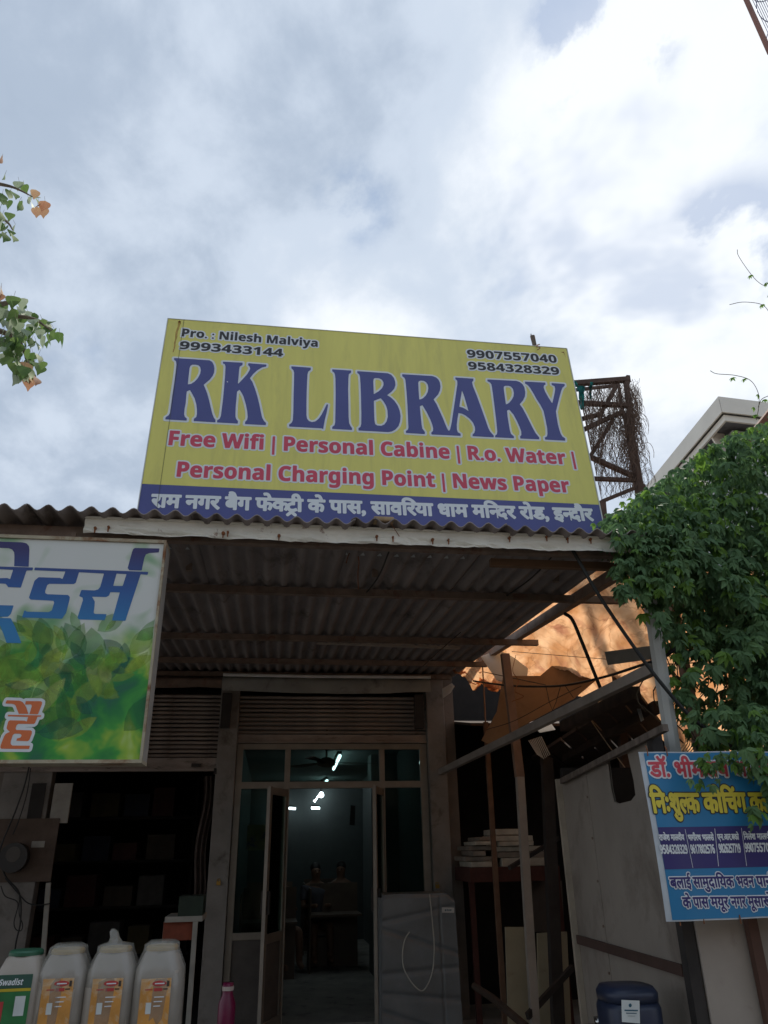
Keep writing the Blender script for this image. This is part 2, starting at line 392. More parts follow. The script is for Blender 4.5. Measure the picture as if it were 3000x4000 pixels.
M_rust = mat('rust', (0.22, 0.08, 0.03), 0.9, var=0.4, vscale=30)

YF, YC = 8.6, 3.85
CS = 0.045
def cz(y): return 3.254 + CS * (y - YC)

# ------------------------------------------------------------------ ground
top('ground', grid(lambda u, v: (-400 + 800 * u, -400 + 800 * v, 0), 2, 2), M_ground, kind='structure')
top('shop_forecourt', box(-8, 3.4, 3.2, 8.55, 0.0, 0.05), M_conc, kind='structure')

# ------------------------------------------------------------------ shop building
B = thing('shop_building', 'low row of two dusty shops behind the corrugated canopy, library on the right', 'building', (0, YF, 0))
def X(px, py, y=YF): return float(QY(px, py, y)[0])
def Z(px, py, y=YF): return float(QY(px, py, y)[2])
xl0, xl1, xr0, xr1 = -0.60, -0.395, 1.72, 1.925
part('pillar', box(xl0, xl1, YF - 0.10, YF + 0.12, 0.05, 3.42), M_pillar, B, bev=0.006)
part('pillar', box(xr0, xr1, YF - 0.10, YF + 0.12, 0.05, 3.42), M_pillar, B, bev=0.006)
part('pillar', box(-2.75, -2.27, YF - 0.04, YF + 0.12, 0.05, 2.42), M_pillar, B, bev=0.006)
part('wall', join(box(-6.5, -2.752, YF - 0.02, YF + 0.14, 0.05, 3.5), box(-6.5, 1.925, YF + 0.02, YF + 0.14, 3.43, 3.9), box(1.93, 2.06, YF + 0.0, 17.9, 0, 3.9),
                  box(-6.5, 2.06, 17.9, 18.0, 0, 3.9), box(-6.6, -6.5, YF, 18.0, 0, 3.9)), M_wall, B)
part('roof', box(-6.6, 2.06, YF, 18.0, 3.901, 4.0), M_conc, B)
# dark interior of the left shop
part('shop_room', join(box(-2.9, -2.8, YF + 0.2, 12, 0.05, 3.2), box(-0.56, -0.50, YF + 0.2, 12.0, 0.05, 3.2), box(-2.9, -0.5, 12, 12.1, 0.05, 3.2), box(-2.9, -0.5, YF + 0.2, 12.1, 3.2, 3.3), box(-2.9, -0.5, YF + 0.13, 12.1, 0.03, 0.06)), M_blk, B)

def slats(parent, x0, x1, z0, z1, n, y):
    h = (z1 - z0) / n; prof = []
    for k in range(7):
        t = k / 6; prof.append((-0.020 * sin(pi * t) ** 0.8 - 0.002, t * (h - 0.010)))
    v = []; f = []
    for xx in (x0, x1): v += [(xx, p[0], p[1]) for p in prof] + [(xx, p[0] + 0.003, p[1]) for p in prof[::-1]]
    m = len(prof) * 2
    f = [(i, (i + 1) % m, m + (i + 1) % m, m + i) for i in range(m)]
    me = mesh('slat', v, f); me.materials.append(M_shut)
    for k in range(n):
        o = bpy.data.objects.new('slat', me); COL.objects.link(o); o.parent = parent
        o.location = (0, y - YF + 0.002 * nz(k * 3.3, 1.7), z0 + k * h)
        o.rotation_euler = (0.03 * nz(k * 1.9), 0.0015 * nz(k * 2.7, 4), 0)
# rolling shutters, both pulled up
s1 = part('rolling_shutter', join(box(xl1 + 0.004, xr0 - 0.004, YF - 0.045, YF + 0.0, 2.685, 2.775), box(xl1 + 0.004, xr0 - 0.004, YF - 0.075, YF - 0.045, 2.685, 2.70)), M_shut, B, label='rolled up shutter above the library door')
slats(s1, xl1 + 0.004, xr0 - 0.004, 2.785, 3.215, 9, YF - 0.01)
s2 = part('rolling_shutter', join(box(-2.8, xl0 - 0.004, YF - 0.055, YF - 0.005, 2.395, 2.53), box(-2.8, xl0 - 0.004, YF - 0.09, YF - 0.055, 2.395, 2.415)), M_shut, B, label='half lowered shutter of the dark left shop')
slats(s2, -2.8, xl0 - 0.004, 2.54, 3.22, 15, YF - 0.01)
part('handle', beam((-2.05, YF - 0.075, 2.47), (-1.85, YF - 0.075, 2.462), 0.018, 0.03), M_dark, s2)
part('handle', beam((-0.86, YF - 0.075, 2.455), (-0.76, YF - 0.075, 2.45), 0.018, 0.035), M_dark, s2)
# shutter hoods
def hood(x0, x1, y1, z0, z1, mt, lab, sag):
    def fn(u, v):
        x = x0 + (x1 - x0) * u; a = v * 1.5
        y = y1 - 0.30 * min(1, a * 1.1) - 0.02 * nz(x * 2, v * 3)
        z = z1 - (z1 - z0) * max(0, (a - 0.35) / 1.15) ** 1.2 - sag * sin(pi * u) * v ** 3 + 0.01 * nz(x * 3, v * 5, 2)
        return (x, y, z)
    return part('shutter_hood', grid(fn, 40, 10), mt, B, smooth=True, label=lab)
hood(-0.585, 1.74, YF + 0.02, 3.215, 3.43, M_hood, 'pale plastic covered hood of the library shutter', 0.03)
hood(-3.2, -0.59, YF + 0.02, 3.235, 3.40, M_purlin, 'dark hood of the left shutter', 0.0)
part('hood_highlight_pipe', tube([(-0.58, YF - 0.30, 3.375), (0.4, YF - 0.30, 3.368), (1.74, YF - 0.30, 3.375)], 0.017, 8), mat('highlight_white', (0.78, 0.80, 0.80), 0.5), B, label='added white pipe giving the hood its bright top edge')  # white pipe added to draw the bright line along the hood's top edge
for xx in (-0.52, 1.63):
    part('bracket', box(xx - 0.06, xx + 0.04, YF - 0.19, YF - 0.11, 2.83, 3.2), M_dark, B)
part('bracket', join(box(-0.62, -0.585, YF - 0.10, YF, 2.36, 2.42)), M_dark, B)

# glazed aluminium frame with transom
fx = [X(938, 2998), X(1123, 2998), X(1491, 2998), X(1648, 2998)]; zt0, zt1, zb = 2.215, 2.285, 0.06
G = part('door_frame', join(box(xl1 + 0.004, fx[0] + 0.025, YF - 0.03, YF + 0.03, zb, 2.68), box(fx[3] - 0.025, xr0 - 0.004, YF - 0.03, YF + 0.03, zb, 2.68),
        box(fx[1] - 0.03, fx[1] + 0.03, YF - 0.031, YF + 0.031, zb, 2.62), box(fx[2] - 0.03, fx[2] + 0.03, YF - 0.031, YF + 0.031, zb, 2.62),
        box(fx[0], fx[3], YF - 0.027, YF + 0.027, 2.62, 2.682), box(fx[0], fx[3], YF - 0.029, YF + 0.029, zt0, zt1),
        box(fx[0], fx[1], YF - 0.028, YF + 0.028, 0.80, 0.865), box(fx[2], fx[3], YF - 0.028, YF + 0.028, 0.80, 0.865)), M_alu, B, bev=0.004)
gm, gt, gb = nodemat('window_glass')
for nn in list(gt.nodes):
    if nn.type != 'OUTPUT_MATERIAL': gt.nodes.remove(nn)
_tp = gt.nodes.new('ShaderNodeBsdfTransparent'); _tp.inputs[0].default_value = (0.55, 0.66, 0.63, 1); _gl = gt.nodes.new('ShaderNodeBsdfGlossy'); _gl.inputs['Roughness'].default_value = 0.03
_lw = gt.nodes.new('ShaderNodeLayerWeight'); _lw.inputs[0].default_value = 0.12; _ms = gt.nodes.new('ShaderNodeMixShader')
gt.links.new(_lw.outputs['Fresnel'], _ms.inputs[0]); gt.links.new(_tp.outputs[0], _ms.inputs[1]); gt.links.new(_gl.outputs[0], _ms.inputs[2]); gt.links.new(_ms.outputs[0], gt.nodes['Material Output'].inputs[0])
M_glass = gm
M_panel = mat('kick_panel', (0.12, 0.105, 0.095), 0.7, var=0.2)
def pane(x0, x1, z0, z1, par=G, y=YF, m=M_glass): part('pane', box(x0, x1, y - 0.003, y + 0.003, z0, z1), m, par)
pane(fx[0] + 0.026, fx[1] - 0.031, zt1 + 0.001, 2.619); pane(fx[1] + 0.031, fx[2] - 0.031, zt1 + 0.001, 2.619); pane(fx[2] + 0.031, fx[3] - 0.026, zt1 + 0.001, 2.619)
pane(fx[0] + 0.026, fx[1] - 0.031, 0.866, zt0 - 0.001); pane(fx[2] + 0.031, fx[3] - 0.026, 0.866, zt0 - 0.001)
part('kick_panel', box(fx[0] + 0.026, fx[1] - 0.031, YF - 0.005, YF + 0.005, zb, 0.799), M_panel, G)
part('kick_panel', box(fx[2] + 0.026, fx[3] - 0.026, YF - 0.005, YF + 0.005, zb, 0.799), M_panel, G)
def leaf(hx, ang, sgn, lab):
    """door leaf hinged at hx; ang degrees opened towards the street, sgn +1 when the closed leaf runs to the right"""
    w = 0.50; a = radians(ang); d = np.array((sgn * cos(a), -sin(a), 0)); n = np.array((-d[1], d[0], 0)); o = np.array((hx, YF - 0.035, 0))
    def bar(s0, s1, z0, z1, th=0.036):
        p = [o + d * s0 - n * th / 2, o + d * s1 - n * th / 2, o + d * s1 + n * th / 2, o + d * s0 + n * th / 2]
        return prism([(q[0], q[1], z0) for q in p], (0, 0, z1 - z0))
    lf = part('door_leaf', join(bar(0, 0.055, 0.08, 2.205), bar(w - 0.06, w, 0.08, 2.205), bar(0.056, w - 0.061, 2.13, 2.2), bar(0.056, w - 0.061, 0.80, 0.88), bar(0.056, w - 0.061, 0.08, 0.17)), M_alu, B, label=lab)
    part('pane', bar(0.056, w - 0.061, 0.881, 2.129, 0.006), M_glass, lf); part('kick_panel', bar(0.056, w - 0.061, 0.171, 0.799, 0.008), M_panel, lf)
    part('handle', bar(w - 0.05, w - 0.02, 1.05, 1.25, 0.09), M_dark, lf)
leaf(fx[1], 112, 1, 'left glass door leaf swung out to the street')
leaf(fx[2], 72, -1, 'right glass door leaf swung out to the street')
part('padlock', join(box(-0.51, -0.47, YF - 0.125, YF - 0.10, 1.30, 1.335), tube([(-0.505, YF - 0.11, 1.33), (-0.50, YF - 0.11, 1.355), (-0.48, YF - 0.11, 1.355), (-0.475, YF - 0.11, 1.33)], 0.004)), mat('brass', (0.45, 0.28, 0.08), 0.35, metal=0.9), B)
part('padlock', join(box(1.735, 1.775, YF - 0.125, YF - 0.10, 1.22, 1.255), tube([(1.74, YF - 0.11, 1.25), (1.745, YF - 0.11, 1.275), (1.765, YF - 0.11, 1.275), (1.77, YF - 0.11, 1.25)], 0.004)), MATS['brass'], B)

# library room
M_room = mat('room_paint', (0.11, 0.13, 0.127), 0.8, var=0.08)
M_ceil = mat('room_ceiling', (0.22, 0.26, 0.255), 0.8, var=0.08)
part('library_room', join(box(-0.46, -0.40, YF + 0.2, 16, 0.05, 2.9), box(1.84, 1.90, YF + 0.2, 16.0, 0.05, 2.9), box(-0.46, 1.9, 16, 16.1, 0.05, 2.9), box(1.45, 1.839, 11.5, 11.9, 0.05, 2.899)), M_room, B)
part('ceiling', box(-0.46, 1.9, YF + 0.04, 16.1, 2.9, 3.0), M_ceil, B)
part('room_floor', box(-0.46, 1.9, YF + 0.035, 16.1, 0.0, 0.06), M_conc, B)

# ------------------------------------------------------------------ canopy of corrugated sheets
CN = thing('corrugated_canopy', 'long brown corrugated sheet canopy on steel purlins shading both shop fronts', 'canopy', (0, YC, 3.2))
PITCH_W, NW = 0.108, 8
def sheet_mesh(y0, y1, amp=0.017):
    n = NW * 8; v = []; f = []
    ys = [y0 + (y1 - y0) * t for t in np.linspace(0, 1, 9)]
    for s in (0, 1):
        for y in ys:
            for i in range(n + 3): v.append((PITCH_W * i / 8, y, amp * sin(2 * pi * i / 8) + s * 0.006))
    w = n + 3; q = len(ys)
    for s in (0, 1):
        for j in range(q - 1):
            for i in range(w - 1):
                a = s * w * q + j * w + i; f.append((a, a + 1, a + 1 + w, a + w) if s else (a, a + w, a + 1 + w, a + 1))
    for i in range(w - 1): f.append((i, i + 1, w * q + i + 1, w * q + i))
    for j in range(q - 1):
        a = j * w; f.append((a, w * q + a, w * q + a + w, a + w)); a = j * w + w - 1; f.append((a, a + w, w * q + a + w, w * q + a))
    return v, f
ye0, ye1 = 3.725, 8.70
v, f = sheet_mesh(0, ye1 - ye0); sm = mesh('roof_sheet', v, f, True); sm.materials.append(M_sheet)
xs = 2.10 - PITCH_W * NW; k = 0
sl_ang = atan(CS)
while xs > -7.2:
    o = bpy.data.objects.new('roof_sheet', sm); COL.objects.link(o); o.parent = CN
    o.location = (xs, ye0 - YC + 0.012 * nz(k * 5.1, 2), cz(ye0) - 3.2 + (0.007 if k % 2 else 0) + 0.004 * nz(k * 2.2)); o.rotation_euler = (sl_ang, 0, 0.002 * nz(k * 3.1, 9))
    xs -= PITCH_W * NW; k += 1
def purlin(px, py, dz=0.0, x1=2.3, w=0.045, h=0.05, mt=M_purlin, x0=-7.0):
    nrm = np.array((0, -CS, 1.0)); p = QP(px, py, (0, YC, cz(YC) - 0.05 + dz), nrm); y = float(p[1])
    return part('purlin', beam((x0, y, cz(y) - 0.048 + dz), (x1, y, cz(y) - 0.048 + dz), w, h), mt, CN)
purlin(1300, 2316, x1=2.55); purlin(1300, 2497, x1=2.40); purlin(1300, 2588, x1=2.22); purlin(1300, 2640, x1=2.0)
part('front_beam', beam((-7, 3.93, cz(3.9) - 0.055), (2.2, 3.93, cz(3.9) - 0.055), 0.05, 0.06), M_purlin, CN, label='front edge beam')
part('front_beam', beam((1.25, 4.06, cz(4.06) - 0.10), (2.2, 4.06, cz(4.06) - 0.10), 0.04, 0.045), mat('brown_timber', (0.17, 0.10, 0.06), 0.85, var=0.3, vscale=5, stretch=(0.3, 1, 1)), CN, label='brown timber rail behind the trim')
# side beam under the right edge
p0 = QY(2485, 2192, 3.97); p1 = QY(1840, 2600, 8.5)
part('side_beam', beam(p0, p1, 0.06, 0.075), M_purlin, CN, label='right side beam')
part('batten', beam(QY(1230, 2508, 6.9), QY(1795, 2530, 6.9), 0.05, 0.03), mat('pale_batten', (0.42, 0.36, 0.31), 0.7), CN)
# dented white trim along the front
tx0, tx1 = -1.05, 2.04
def trimfn(u, v):
    x = tx0 + (tx1 - tx0) * u
    d = 0.022 * nz(x * 5, v * 2.5, 0.4) + 0.022 * abs(nz(x * 12, v * 3, 5))
    zt = 3.240; y = YC - 0.035
    return (x, y - 0.01 + d * v * 1.3, zt - 0.082 * v + 0.004 * nz(x * 9, 2) * v)
tr = part('edge_trim', grid(trimfn, 110, 8), M_trim, CN, smooth=False, label='dented white sheet metal trim with rust spots')
part('trim_lip', join(box(tx0, tx1, YC - 0.056, YC - 0.012, 3.2405, 3.2505)), M_trim, tr)
for px, py in [(372, 2062), (424, 2058), (872, 2082), (890, 2078), (1090, 2092), (1472, 2095), (1535, 2098), (1690, 2108), (1752, 2108), (1990, 2100), (2135, 2096), (2217, 2104), (2307, 2106)]:
    q = QY(px, py, YC - 0.055); r = 0.006 + 0.006 * rnd.random()
    part('rust_spot', tube([(q[0], q[1] + 0.012, q[2]), (q[0], q[1] - 0.004, q[2])], r, 7), M_rust, tr)
    part('rust_streak', prism([(q[0] - 0.003, q[1] + 0.003, q[2] - 0.028), (q[0] + 0.003, q[1] + 0.003, q[2] - 0.028), (q[0] + 0.005, q[1] + 0.001, q[2]), (q[0] - 0.005, q[1] + 0.001, q[2])], (0, -0.003, 0)), M_rust, tr)
# tie wires under the sheets and the piece of brick holding one of them
top('brick_piece', join(box(-0.058, 0.058, -0.035, 0.035, 0, 0.028)), mat('pale_brick', (0.34, 0.24, 0.14), 0.9, var=0.3, vscale=20, bump=0.4), 'pale broken brick weighing down the canopy edge below the Hindi line', 'brick', base=(0, 0, 0), bev=0.008).location = (float(X(1497, 2030, 3.77)), 3.77, cz(3.77) + 0.018)
def wire(name, pts, r, lab, cat='wire', k=8, mt=M_wire, group=None):
    return top(name, tube(spline(pts, k), r, 5), mt, lab, cat, group)
wire('tie_wire', [QY(1525, 2040, 3.64), QY(1545, 2072, 3.78), QY(1560, 2095, 3.80)], 0.002, 'thin rusty wire tied over the canopy edge beside the brick piece', mt=M_rust)
# ------------------------------------------------------------------ the library sign on the roof
LEAN = radians(6.0)
so_ = QY(600, 2020, 4.32)
Ms, LS = plane_frame(so_, (1, 0, 0), (0, sin(LEAN), cos(LEAN)))
M_yel = mat('sign_yellow', (0.72, 0.67, 0.165), 0.45, var=0.06, vscale=1.5, col2=(0.50, 0.46, 0.14), c2lo=0.5, c2hi=0.95, c2scale=2.0, stretch=(5, 0.6, 1))
M_navy = mat('sign_navy', (0.070, 0.082, 0.27), 0.5, var=0.06, vscale=3)
M_white = mat('print_white', (0.72, 0.76, 0.80), 0.55, var=0.03)
M_black = mat('print_black', (0.028, 0.028, 0.03), 0.55, var=0.1)
M_red = mat('print_red', (0.60, 0.065, 0.115), 0.55, var=0.05)
S = thing('library_signboard', 'large yellow and navy library signboard standing on the roof above the canopy', 'signboard', mtx=Ms)
cTL, cTR = LS(653, 1248), LS(2212, 1360); cBL, cBR = LS(549, 1958), LS(2337, 1966)
sx0, sx1 = (cTL[0] + cBL[0]) / 2, (cTR[0] + cBR[0]) / 2; syt = (cTL[1] + cTR[1]) / 2; syb = -(so_[2] - 3.30) / cos(LEAN)
part('board', box(sx0, sx1, syb, syt, -0.05, -0.001), mat('board_edge', (0.55, 0.56, 0.56), 0.5), S, local=True)
yb = (LS(554, 1897)[1] + LS(2337, 1965)[1]) / 2
part('yellow_face', prism([(sx0, yb, 0), (sx1, yb, 0), (sx1, syt, 0), (sx0, syt, 0)], (0, 0, 0.001)), M_yel, S, local=True)
part('navy_band', prism([(sx0, syb, 0), (sx1, syb, 0), (sx1, yb - 0.0005, 0), (sx0, yb - 0.0005, 0)], (0, 0, 0.001)), M_navy, S, local=True)
ed = mat('edge_strip', (0.60, 0.62, 0.60), 0.45)
part('edge_strip', join(box(sx0 - 0.006, sx0 - 0.0005, syb, syt, -0.05, 0.006), box(sx1 + 0.0005, sx1 + 0.007, syb, syt, -0.05, 0.006), box(sx0 - 0.006, sx1 + 0.007, syt + 0.0005, syt + 0.005, -0.05, 0.004)), ed, S, local=True)

TR = [  # traced letter outlines: origin and scale of the tracing, then loops
 (620, 1370, .30139, [[(198,97),(430,112),(660,128),(695,150),(715,190),(722,235),(718,285),(700,330),(660,380),(583,445),(605,495),(630,560),(655,650),(675,740),(695,820),(715,870),(737,900),(735,932),(453,915),(457,885),(488,862),(496,820),(495,760),(488,700),(465,620),(430,555),(405,513),(365,530),(358,580),(350,680),(335,760),(330,830),(340,862),(366,882),(362,910),(86,893),(90,865),(130,840),(145,810),(155,750),(175,600),(200,430),(220,280),(230,180),(225,140),(200,120)],
   [(378,440),(388,340),(400,230),(412,200),(435,185),(480,185),(515,193),(538,215),(546,255),(538,300),(510,355),(465,405),(420,432)],
   [(833,145),(1088,158),(1086,188),(1050,210),(1042,250),(1035,340),(1025,437),(1090,370),(1145,310),(1175,262),(1185,235),(1178,208),(1158,190),(1162,165),(1396,183),(1394,208),(1340,220),(1280,255),(1225,305),(1182,360),(1215,410),(1250,500),(1280,600),(1305,700),(1325,800),(1340,870),(1365,915),(1391,938),(1388,968),(1117,955),(1120,925),(1145,900),(1153,860),(1148,790),(1130,700),(1100,600),(1075,550),(1048,508),(1016,535),(1010,600),(1000,700),(995,800),(995,860),(1005,890),(1028,915),(1025,948),(757,933),(757,905),(790,885),(805,850),(815,780),(835,620),(850,450),(862,300),(866,210),(858,180),(833,168)]]),
 (1100, 1400, .30139, [[(127,105),(379,124),(377,152),(345,175),(335,215),(330,300),(325,450),(322,600),(322,740),(330,785),(355,815),(395,828),(440,818),(480,785),(515,735),(550,670),(585,597),(603,602),(585,700),(560,800),(538,922),(520,910),(97,887),(98,860),(130,838),(145,805),(152,700),(155,500),(160,300),(162,190),(152,155),(127,133)],
   [(656,145),(901,160),(900,188),(872,208),(866,260),(862,400),(866,600),(868,760),(875,840),(890,875),(912,905),(914,932),(655,917),(656,890),(685,870),(694,830),(697,700),(700,450),(697,260),(690,210),(678,185),(656,172)],
   [(980,168),(1375,195),(1420,215),(1455,255),(1472,305),(1474,350),(1460,395),(1425,435),(1367,480),(1410,505),(1460,550),(1505,615),(1530,680),(1542,750),(1535,820),(1515,880),(1475,925),(1430,950),(1380,958),(997,938),(995,908),(1022,890),(1032,850),(1033,700),(1028,500),(1022,330),(1015,240),(1005,208),(980,190)],
   [(1194,468),(1188,300),(1192,270),(1210,258),(1260,260),(1300,280),(1320,315),(1320,350),(1300,390),(1260,428)],
   [(1195,553),(1284,520),(1320,560),(1355,620),(1372,680),(1376,760),(1360,820),(1330,860),(1290,876),(1240,872),(1212,855),(1203,800),(1198,680)]]),
 (1500, 1430, .24111, [[(294,135),(780,165),(840,185),(880,220),(905,270),(914,335),(905,400),(875,465),(802,545),(850,620),(900,730),(950,840),(990,940),(1020,1010),(1048,1057),(1070,1030),(1095,920),(1120,750),(1150,550),(1175,380),(1188,300),(1185,240),(1155,215),(1154,188),(1447,207),(1447,238),(1425,265),(1440,330),(1502,483),(1582,703),(1642,873),(1687,1003),(1717,1063),(1752,1103),(1777,1128),(1777,1158),(1433,1140),(1435,1108),(1462,1085),(1474,1040),(1470,990),(1440,920),(1390,860),(1320,805),(1260,775),(1205,765),(1190,850),(1178,950),(1180,1030),(1195,1075),(1240,1102),(1240,1135),(768,1112),(765,1080),(792,1055),(795,1010),(780,950),(745,860),(690,750),(622,637),(580,655),(588,750),(598,850),(608,950),(620,1015),(645,1050),(662,1072),(662,1105),(354,1088),(352,1055),(385,1035),(395,1000),(390,900),(380,650),(365,430),(352,290),(345,230),(330,195),(294,168)],
   [(570,545),(560,400),(555,275),(565,248),(595,240),(640,243),(680,265),(708,305),(718,360),(708,420),(680,475),(635,522),(600,540)], [(1262,400),(1300,500),(1335,620),(1368,735),(1320,700),(1270,675),(1220,662),(1235,560)]]),
 (1850, 1450, .24111, [[(222,137),(690,160),(745,178),(790,212),(820,262),(836,340),(830,410),(800,475),(745,540),(790,600),(850,710),(910,830),(960,930),(1005,1010),(1060,1075),(1062,1108),(755,1095),(750,1062),(772,1040),(770,980),(745,910),(700,810),(640,700),(575,627),(540,642),(550,740),(570,870),(588,970),(605,1020),(650,1058),(653,1090),(348,1075),(346,1048),(375,1025),(382,980),(370,850),(340,600),(315,400),(295,260),(285,215),(265,188),(222,165)],
   [(522,540),(505,430),(487,290),(487,255),(510,240),(560,240),(600,252),(635,290),(650,350),(645,410),(620,460),(580,510),(548,532)],
   [(830,172),(1160,188),(1165,218),(1138,235),(1133,270),(1155,330),(1210,430),(1272,525),(1290,450),(1310,360),(1320,290),(1310,250),(1262,222),(1260,195),(1472,210),(1475,240),(1440,270),(1418,320),(1390,420),(1360,540),(1332,655),(1345,750),(1365,870),(1390,960),(1410,1020),(1440,1065),(1480,1090),(1483,1130),(1155,1112),(1152,1078),(1185,1060),(1195,1020),(1190,930),(1165,800),(1132,650),(1080,550),(1020,460),(960,350),(910,270),(870,225),(832,205)]])]
loops = [[tuple(LS(ox + s * x, oy + s * y)[:2]) for x, y in lp] for ox, oy, s, lps in TR for lp in lps]
tf = poly_field(loops, 0.0035, 0.02)
part('title_outline', tf.mesh(0.0145, 0.002), M_white, S, local=True); part('title_lettering', tf.mesh(0.0, 0.003), M_navy, S, local=True, label='navy serif words RK LIBRARY')
def sign_line(parent, toloc, s, pl, pr, cap, name, mcol, moutl, fat, outl, lab=None, bold=True, capem=None, h=0.0028, z=0.002, extra=0.0, slant=0.0, warp=None):
    run = 10000 if warp is None else 5
    if bold: s = boldmap(s); capem = capem or 0.714
    F = text_field(s, toloc, pl, pr, cap, capem or 0.622, h, fat + outl + 0.002, extra, slant)
    def wp(vf):
        return vf if warp is None else ([(x, y, zz + warp(x, y)) for x, y, zz in vf[0]], vf[1])
    if outl: part(name + '_outline', wp(F.mesh(fat + outl, z, run)), moutl, parent, local=True)
    return part(name, wp(F.mesh(fat, z + 0.001, run)), mcol, parent, local=True, label=lab)
OW = 0.011
sign_line(S, LS, 'Pro. : Nilesh Malviya', (705, 1314), (1244, 1356), 30, 'name_lettering', M_black, M_white, 0.0016, OW, 'black line Pro. : Nilesh Malviya')
sign_line(S, LS, '9993433144', (699, 1363), (1106, 1394), 30, 'phone_lettering', M_black, M_white, 0.0016, OW, 'black number 9993433144')
sign_line(S, LS, '9907557040', (1825, 1396), (2178, 1418), 29, 'phone_lettering', M_black, M_white, 0.0016, OW, 'black number 9907557040')
sign_line(S, LS, '9584328329', (1829, 1443), (2188, 1465), 29, 'phone_lettering', M_black, M_white, 0.0016, OW, 'black number 9584328329')
sign_line(S, LS, 'Free Wifi | Personal Cabine | R.o. Water |', (651, 1738), (2254, 1816), 55, 'red_lettering', M_red, M_white, 0.0030, OW, 'red line Free Wifi | Personal Cabine | R.o. Water |', h=0.003)
sign_line(S, LS, 'Personal Charging Point | News Paper', (683, 1861), (2228, 1924), 57, 'red_lettering', M_red, M_white, 0.0030, OW, 'red line Personal Charging Point | News Paper', h=0.003)
sign_line(S, LS, 'राम नगर बैग फेक/ट^ी के पास, साविरया धाम मिन/दर रोड, इन/दौर', (590, 1980), (2318, 2034), 47, 'hindi_lettering', M_white, None, 0.0066, 0.0, 'pale Hindi address line on the navy band', bold=False, h=0.003)
# sheet seam and rust bleeding from a screw
a, b = LS(719, 1252), LS(612, 2010)
part('seam', prism([(a[0] - 0.0012, syb, 0.0045), (a[0] + 0.0012, syb, 0.0045), (a[0] + 0.0012, syt, 0.0045), (a[0] - 0.0012, syt, 0.0045)], (0, 0, 0.0005)), mat('seam_dark', (0.08, 0.08, 0.05), 0.7), S, local=True)
M_rstain = mat('rust_stain', (0.50, 0.30, 0.08), 0.7, var=0.3, vscale=40, alpha=0.55)
sc_ = LS(703, 1256)
part('screw', tube([(sc_[0], sc_[1], 0.001), (sc_[0] - 0.002, sc_[1] - 0.01, 0.010)], 0.006, 7), M_rust, S, local=True)
vs, fs = grid(lambda u, v: (sc_[0] + (u - 0.5) * (0.020 - 0.012 * v) * (1 + 0.6 * nz(v * 9, 3)) - 0.004 - 0.012 * v + 0.006 * nz(v * 4), sc_[1] - 0.30 * v, 0.0015), 2, 16)
part('rust_stain', (vs, [q[::-1] for q in fs]), M_rstain, S, local=True)
sc2 = LS(2200, 1376)
part('rust_stain', prism([(sc2[0] - 0.02, sc2[1], 0.0013), (sc2[0] + 0.004, sc2[1] - 0.008, 0.0013), (sc2[0] + 0.012, sc2[1] - 0.06, 0.0013), (sc2[0] + 0.006, sc2[1] + 0.004, 0.0013)], (0, 0, 0.0003)), M_rust, S, local=True)
part('speck', prism([(LS(1100 - 212, 1493)[0] + dx, LS(888, 1493)[1] + dy, 0.0042) for dx, dy in ((0, -.005), (.006, -.003), (.003, .004), (-.005, .003))], (0, 0, 0.0003)), M_white, S, local=True)
for xx in (sx0 + 0.3, (sx0 + sx1) / 2, sx1 - 0.25):
    part('prop_leg', beam((xx, syt - 0.3, -0.06), (xx, syb, -0.35), 0.035, 0.035), M_purlin, S, local=True)
st = thing('timber_stump', 'short weathered timber stump tied to the top edge of the library sign', 'timber', tuple(QY(2088, 1360, 4.60)))
q0, q1 = QY(2092, 1375, 4.62), QY(2080, 1313, 4.62)
part('stump', tube([q0, (q0 + q1) / 2 + 0.004, q1], [0.013, 0.018, 0.020], 8), mat('grey_timber', (0.14, 0.11, 0.09), 0.9, var=0.4, vscale=25, stretch=(1, 1, .2), bump=0.5), st)
part('splinter', tube([q1 - np.array((0.012, 0, 0.01)), q1 + np.array((-0.010, 0, 0.022))], [0.008, 0.003], 5), MATS['grey_timber'], st)
part('tie_cord', tube(spline([QY(2100, 1366, 4.42), QY(2110, 1358, 4.45), QY(2095, 1352, 4.5), QY(2108, 1345, 4.55), QY(2086, 1352, 4.60)], 6), 0.004, 5), M_rust, st)

# ------------------------------------------------------------------ the traders sign hanging from the left of the canopy
yT = 3.78
Mt, LT = plane_frame(QY(600, 2960, yT), (1, 0, 0), (0, 0, 1))
TS = thing('shop_signboard', 'green leafy Hindi shop signboard in a rusty box frame at the left edge', 'signboard', mtx=Mt)
tr1 = LT(640, 2124); br1 = LT(548, 2962); tx1_ = (LT(641, 2124)[0] + LT(548, 2950)[0]) / 2; ty1_ = LT(640, 2125)[1]; ty0_ = LT(300, 2968)[1]; tx0_ = LT(-700, 2080)[0]
fm, ft, fb = nodemat('leaf_print', 0.5)
tcn = ft.nodes.new('ShaderNodeTexCoord')
def fn_noise(scale, detail, dist, loc, st=(1, 1, 1)):
    mp = ft.nodes.new('ShaderNodeMapping'); mp.inputs['Location'].default_value = loc; mp.inputs['Scale'].default_value = st; ft.links.new(tcn.outputs['Object'], mp.inputs[0])
    n = ft.nodes.new('ShaderNodeTexNoise'); n.inputs['Scale'].default_value = scale; n.inputs['Detail'].default_value = detail; n.inputs['Distortion'].default_value = dist; ft.links.new(mp.outputs[0], n.inputs['Vector']); return n.outputs['Fac']
def frp(f, pts):
    r = ft.nodes.new('ShaderNodeValToRGB')
    while len(r.color_ramp.elements) < len(pts): r.color_ramp.elements.new(0.5)
    for e, (p, c) in zip(r.color_ramp.elements, pts): e.position = p; e.color = (*c, 1)
    ft.links.new(f, r.inputs[0]); return r.outputs[0]
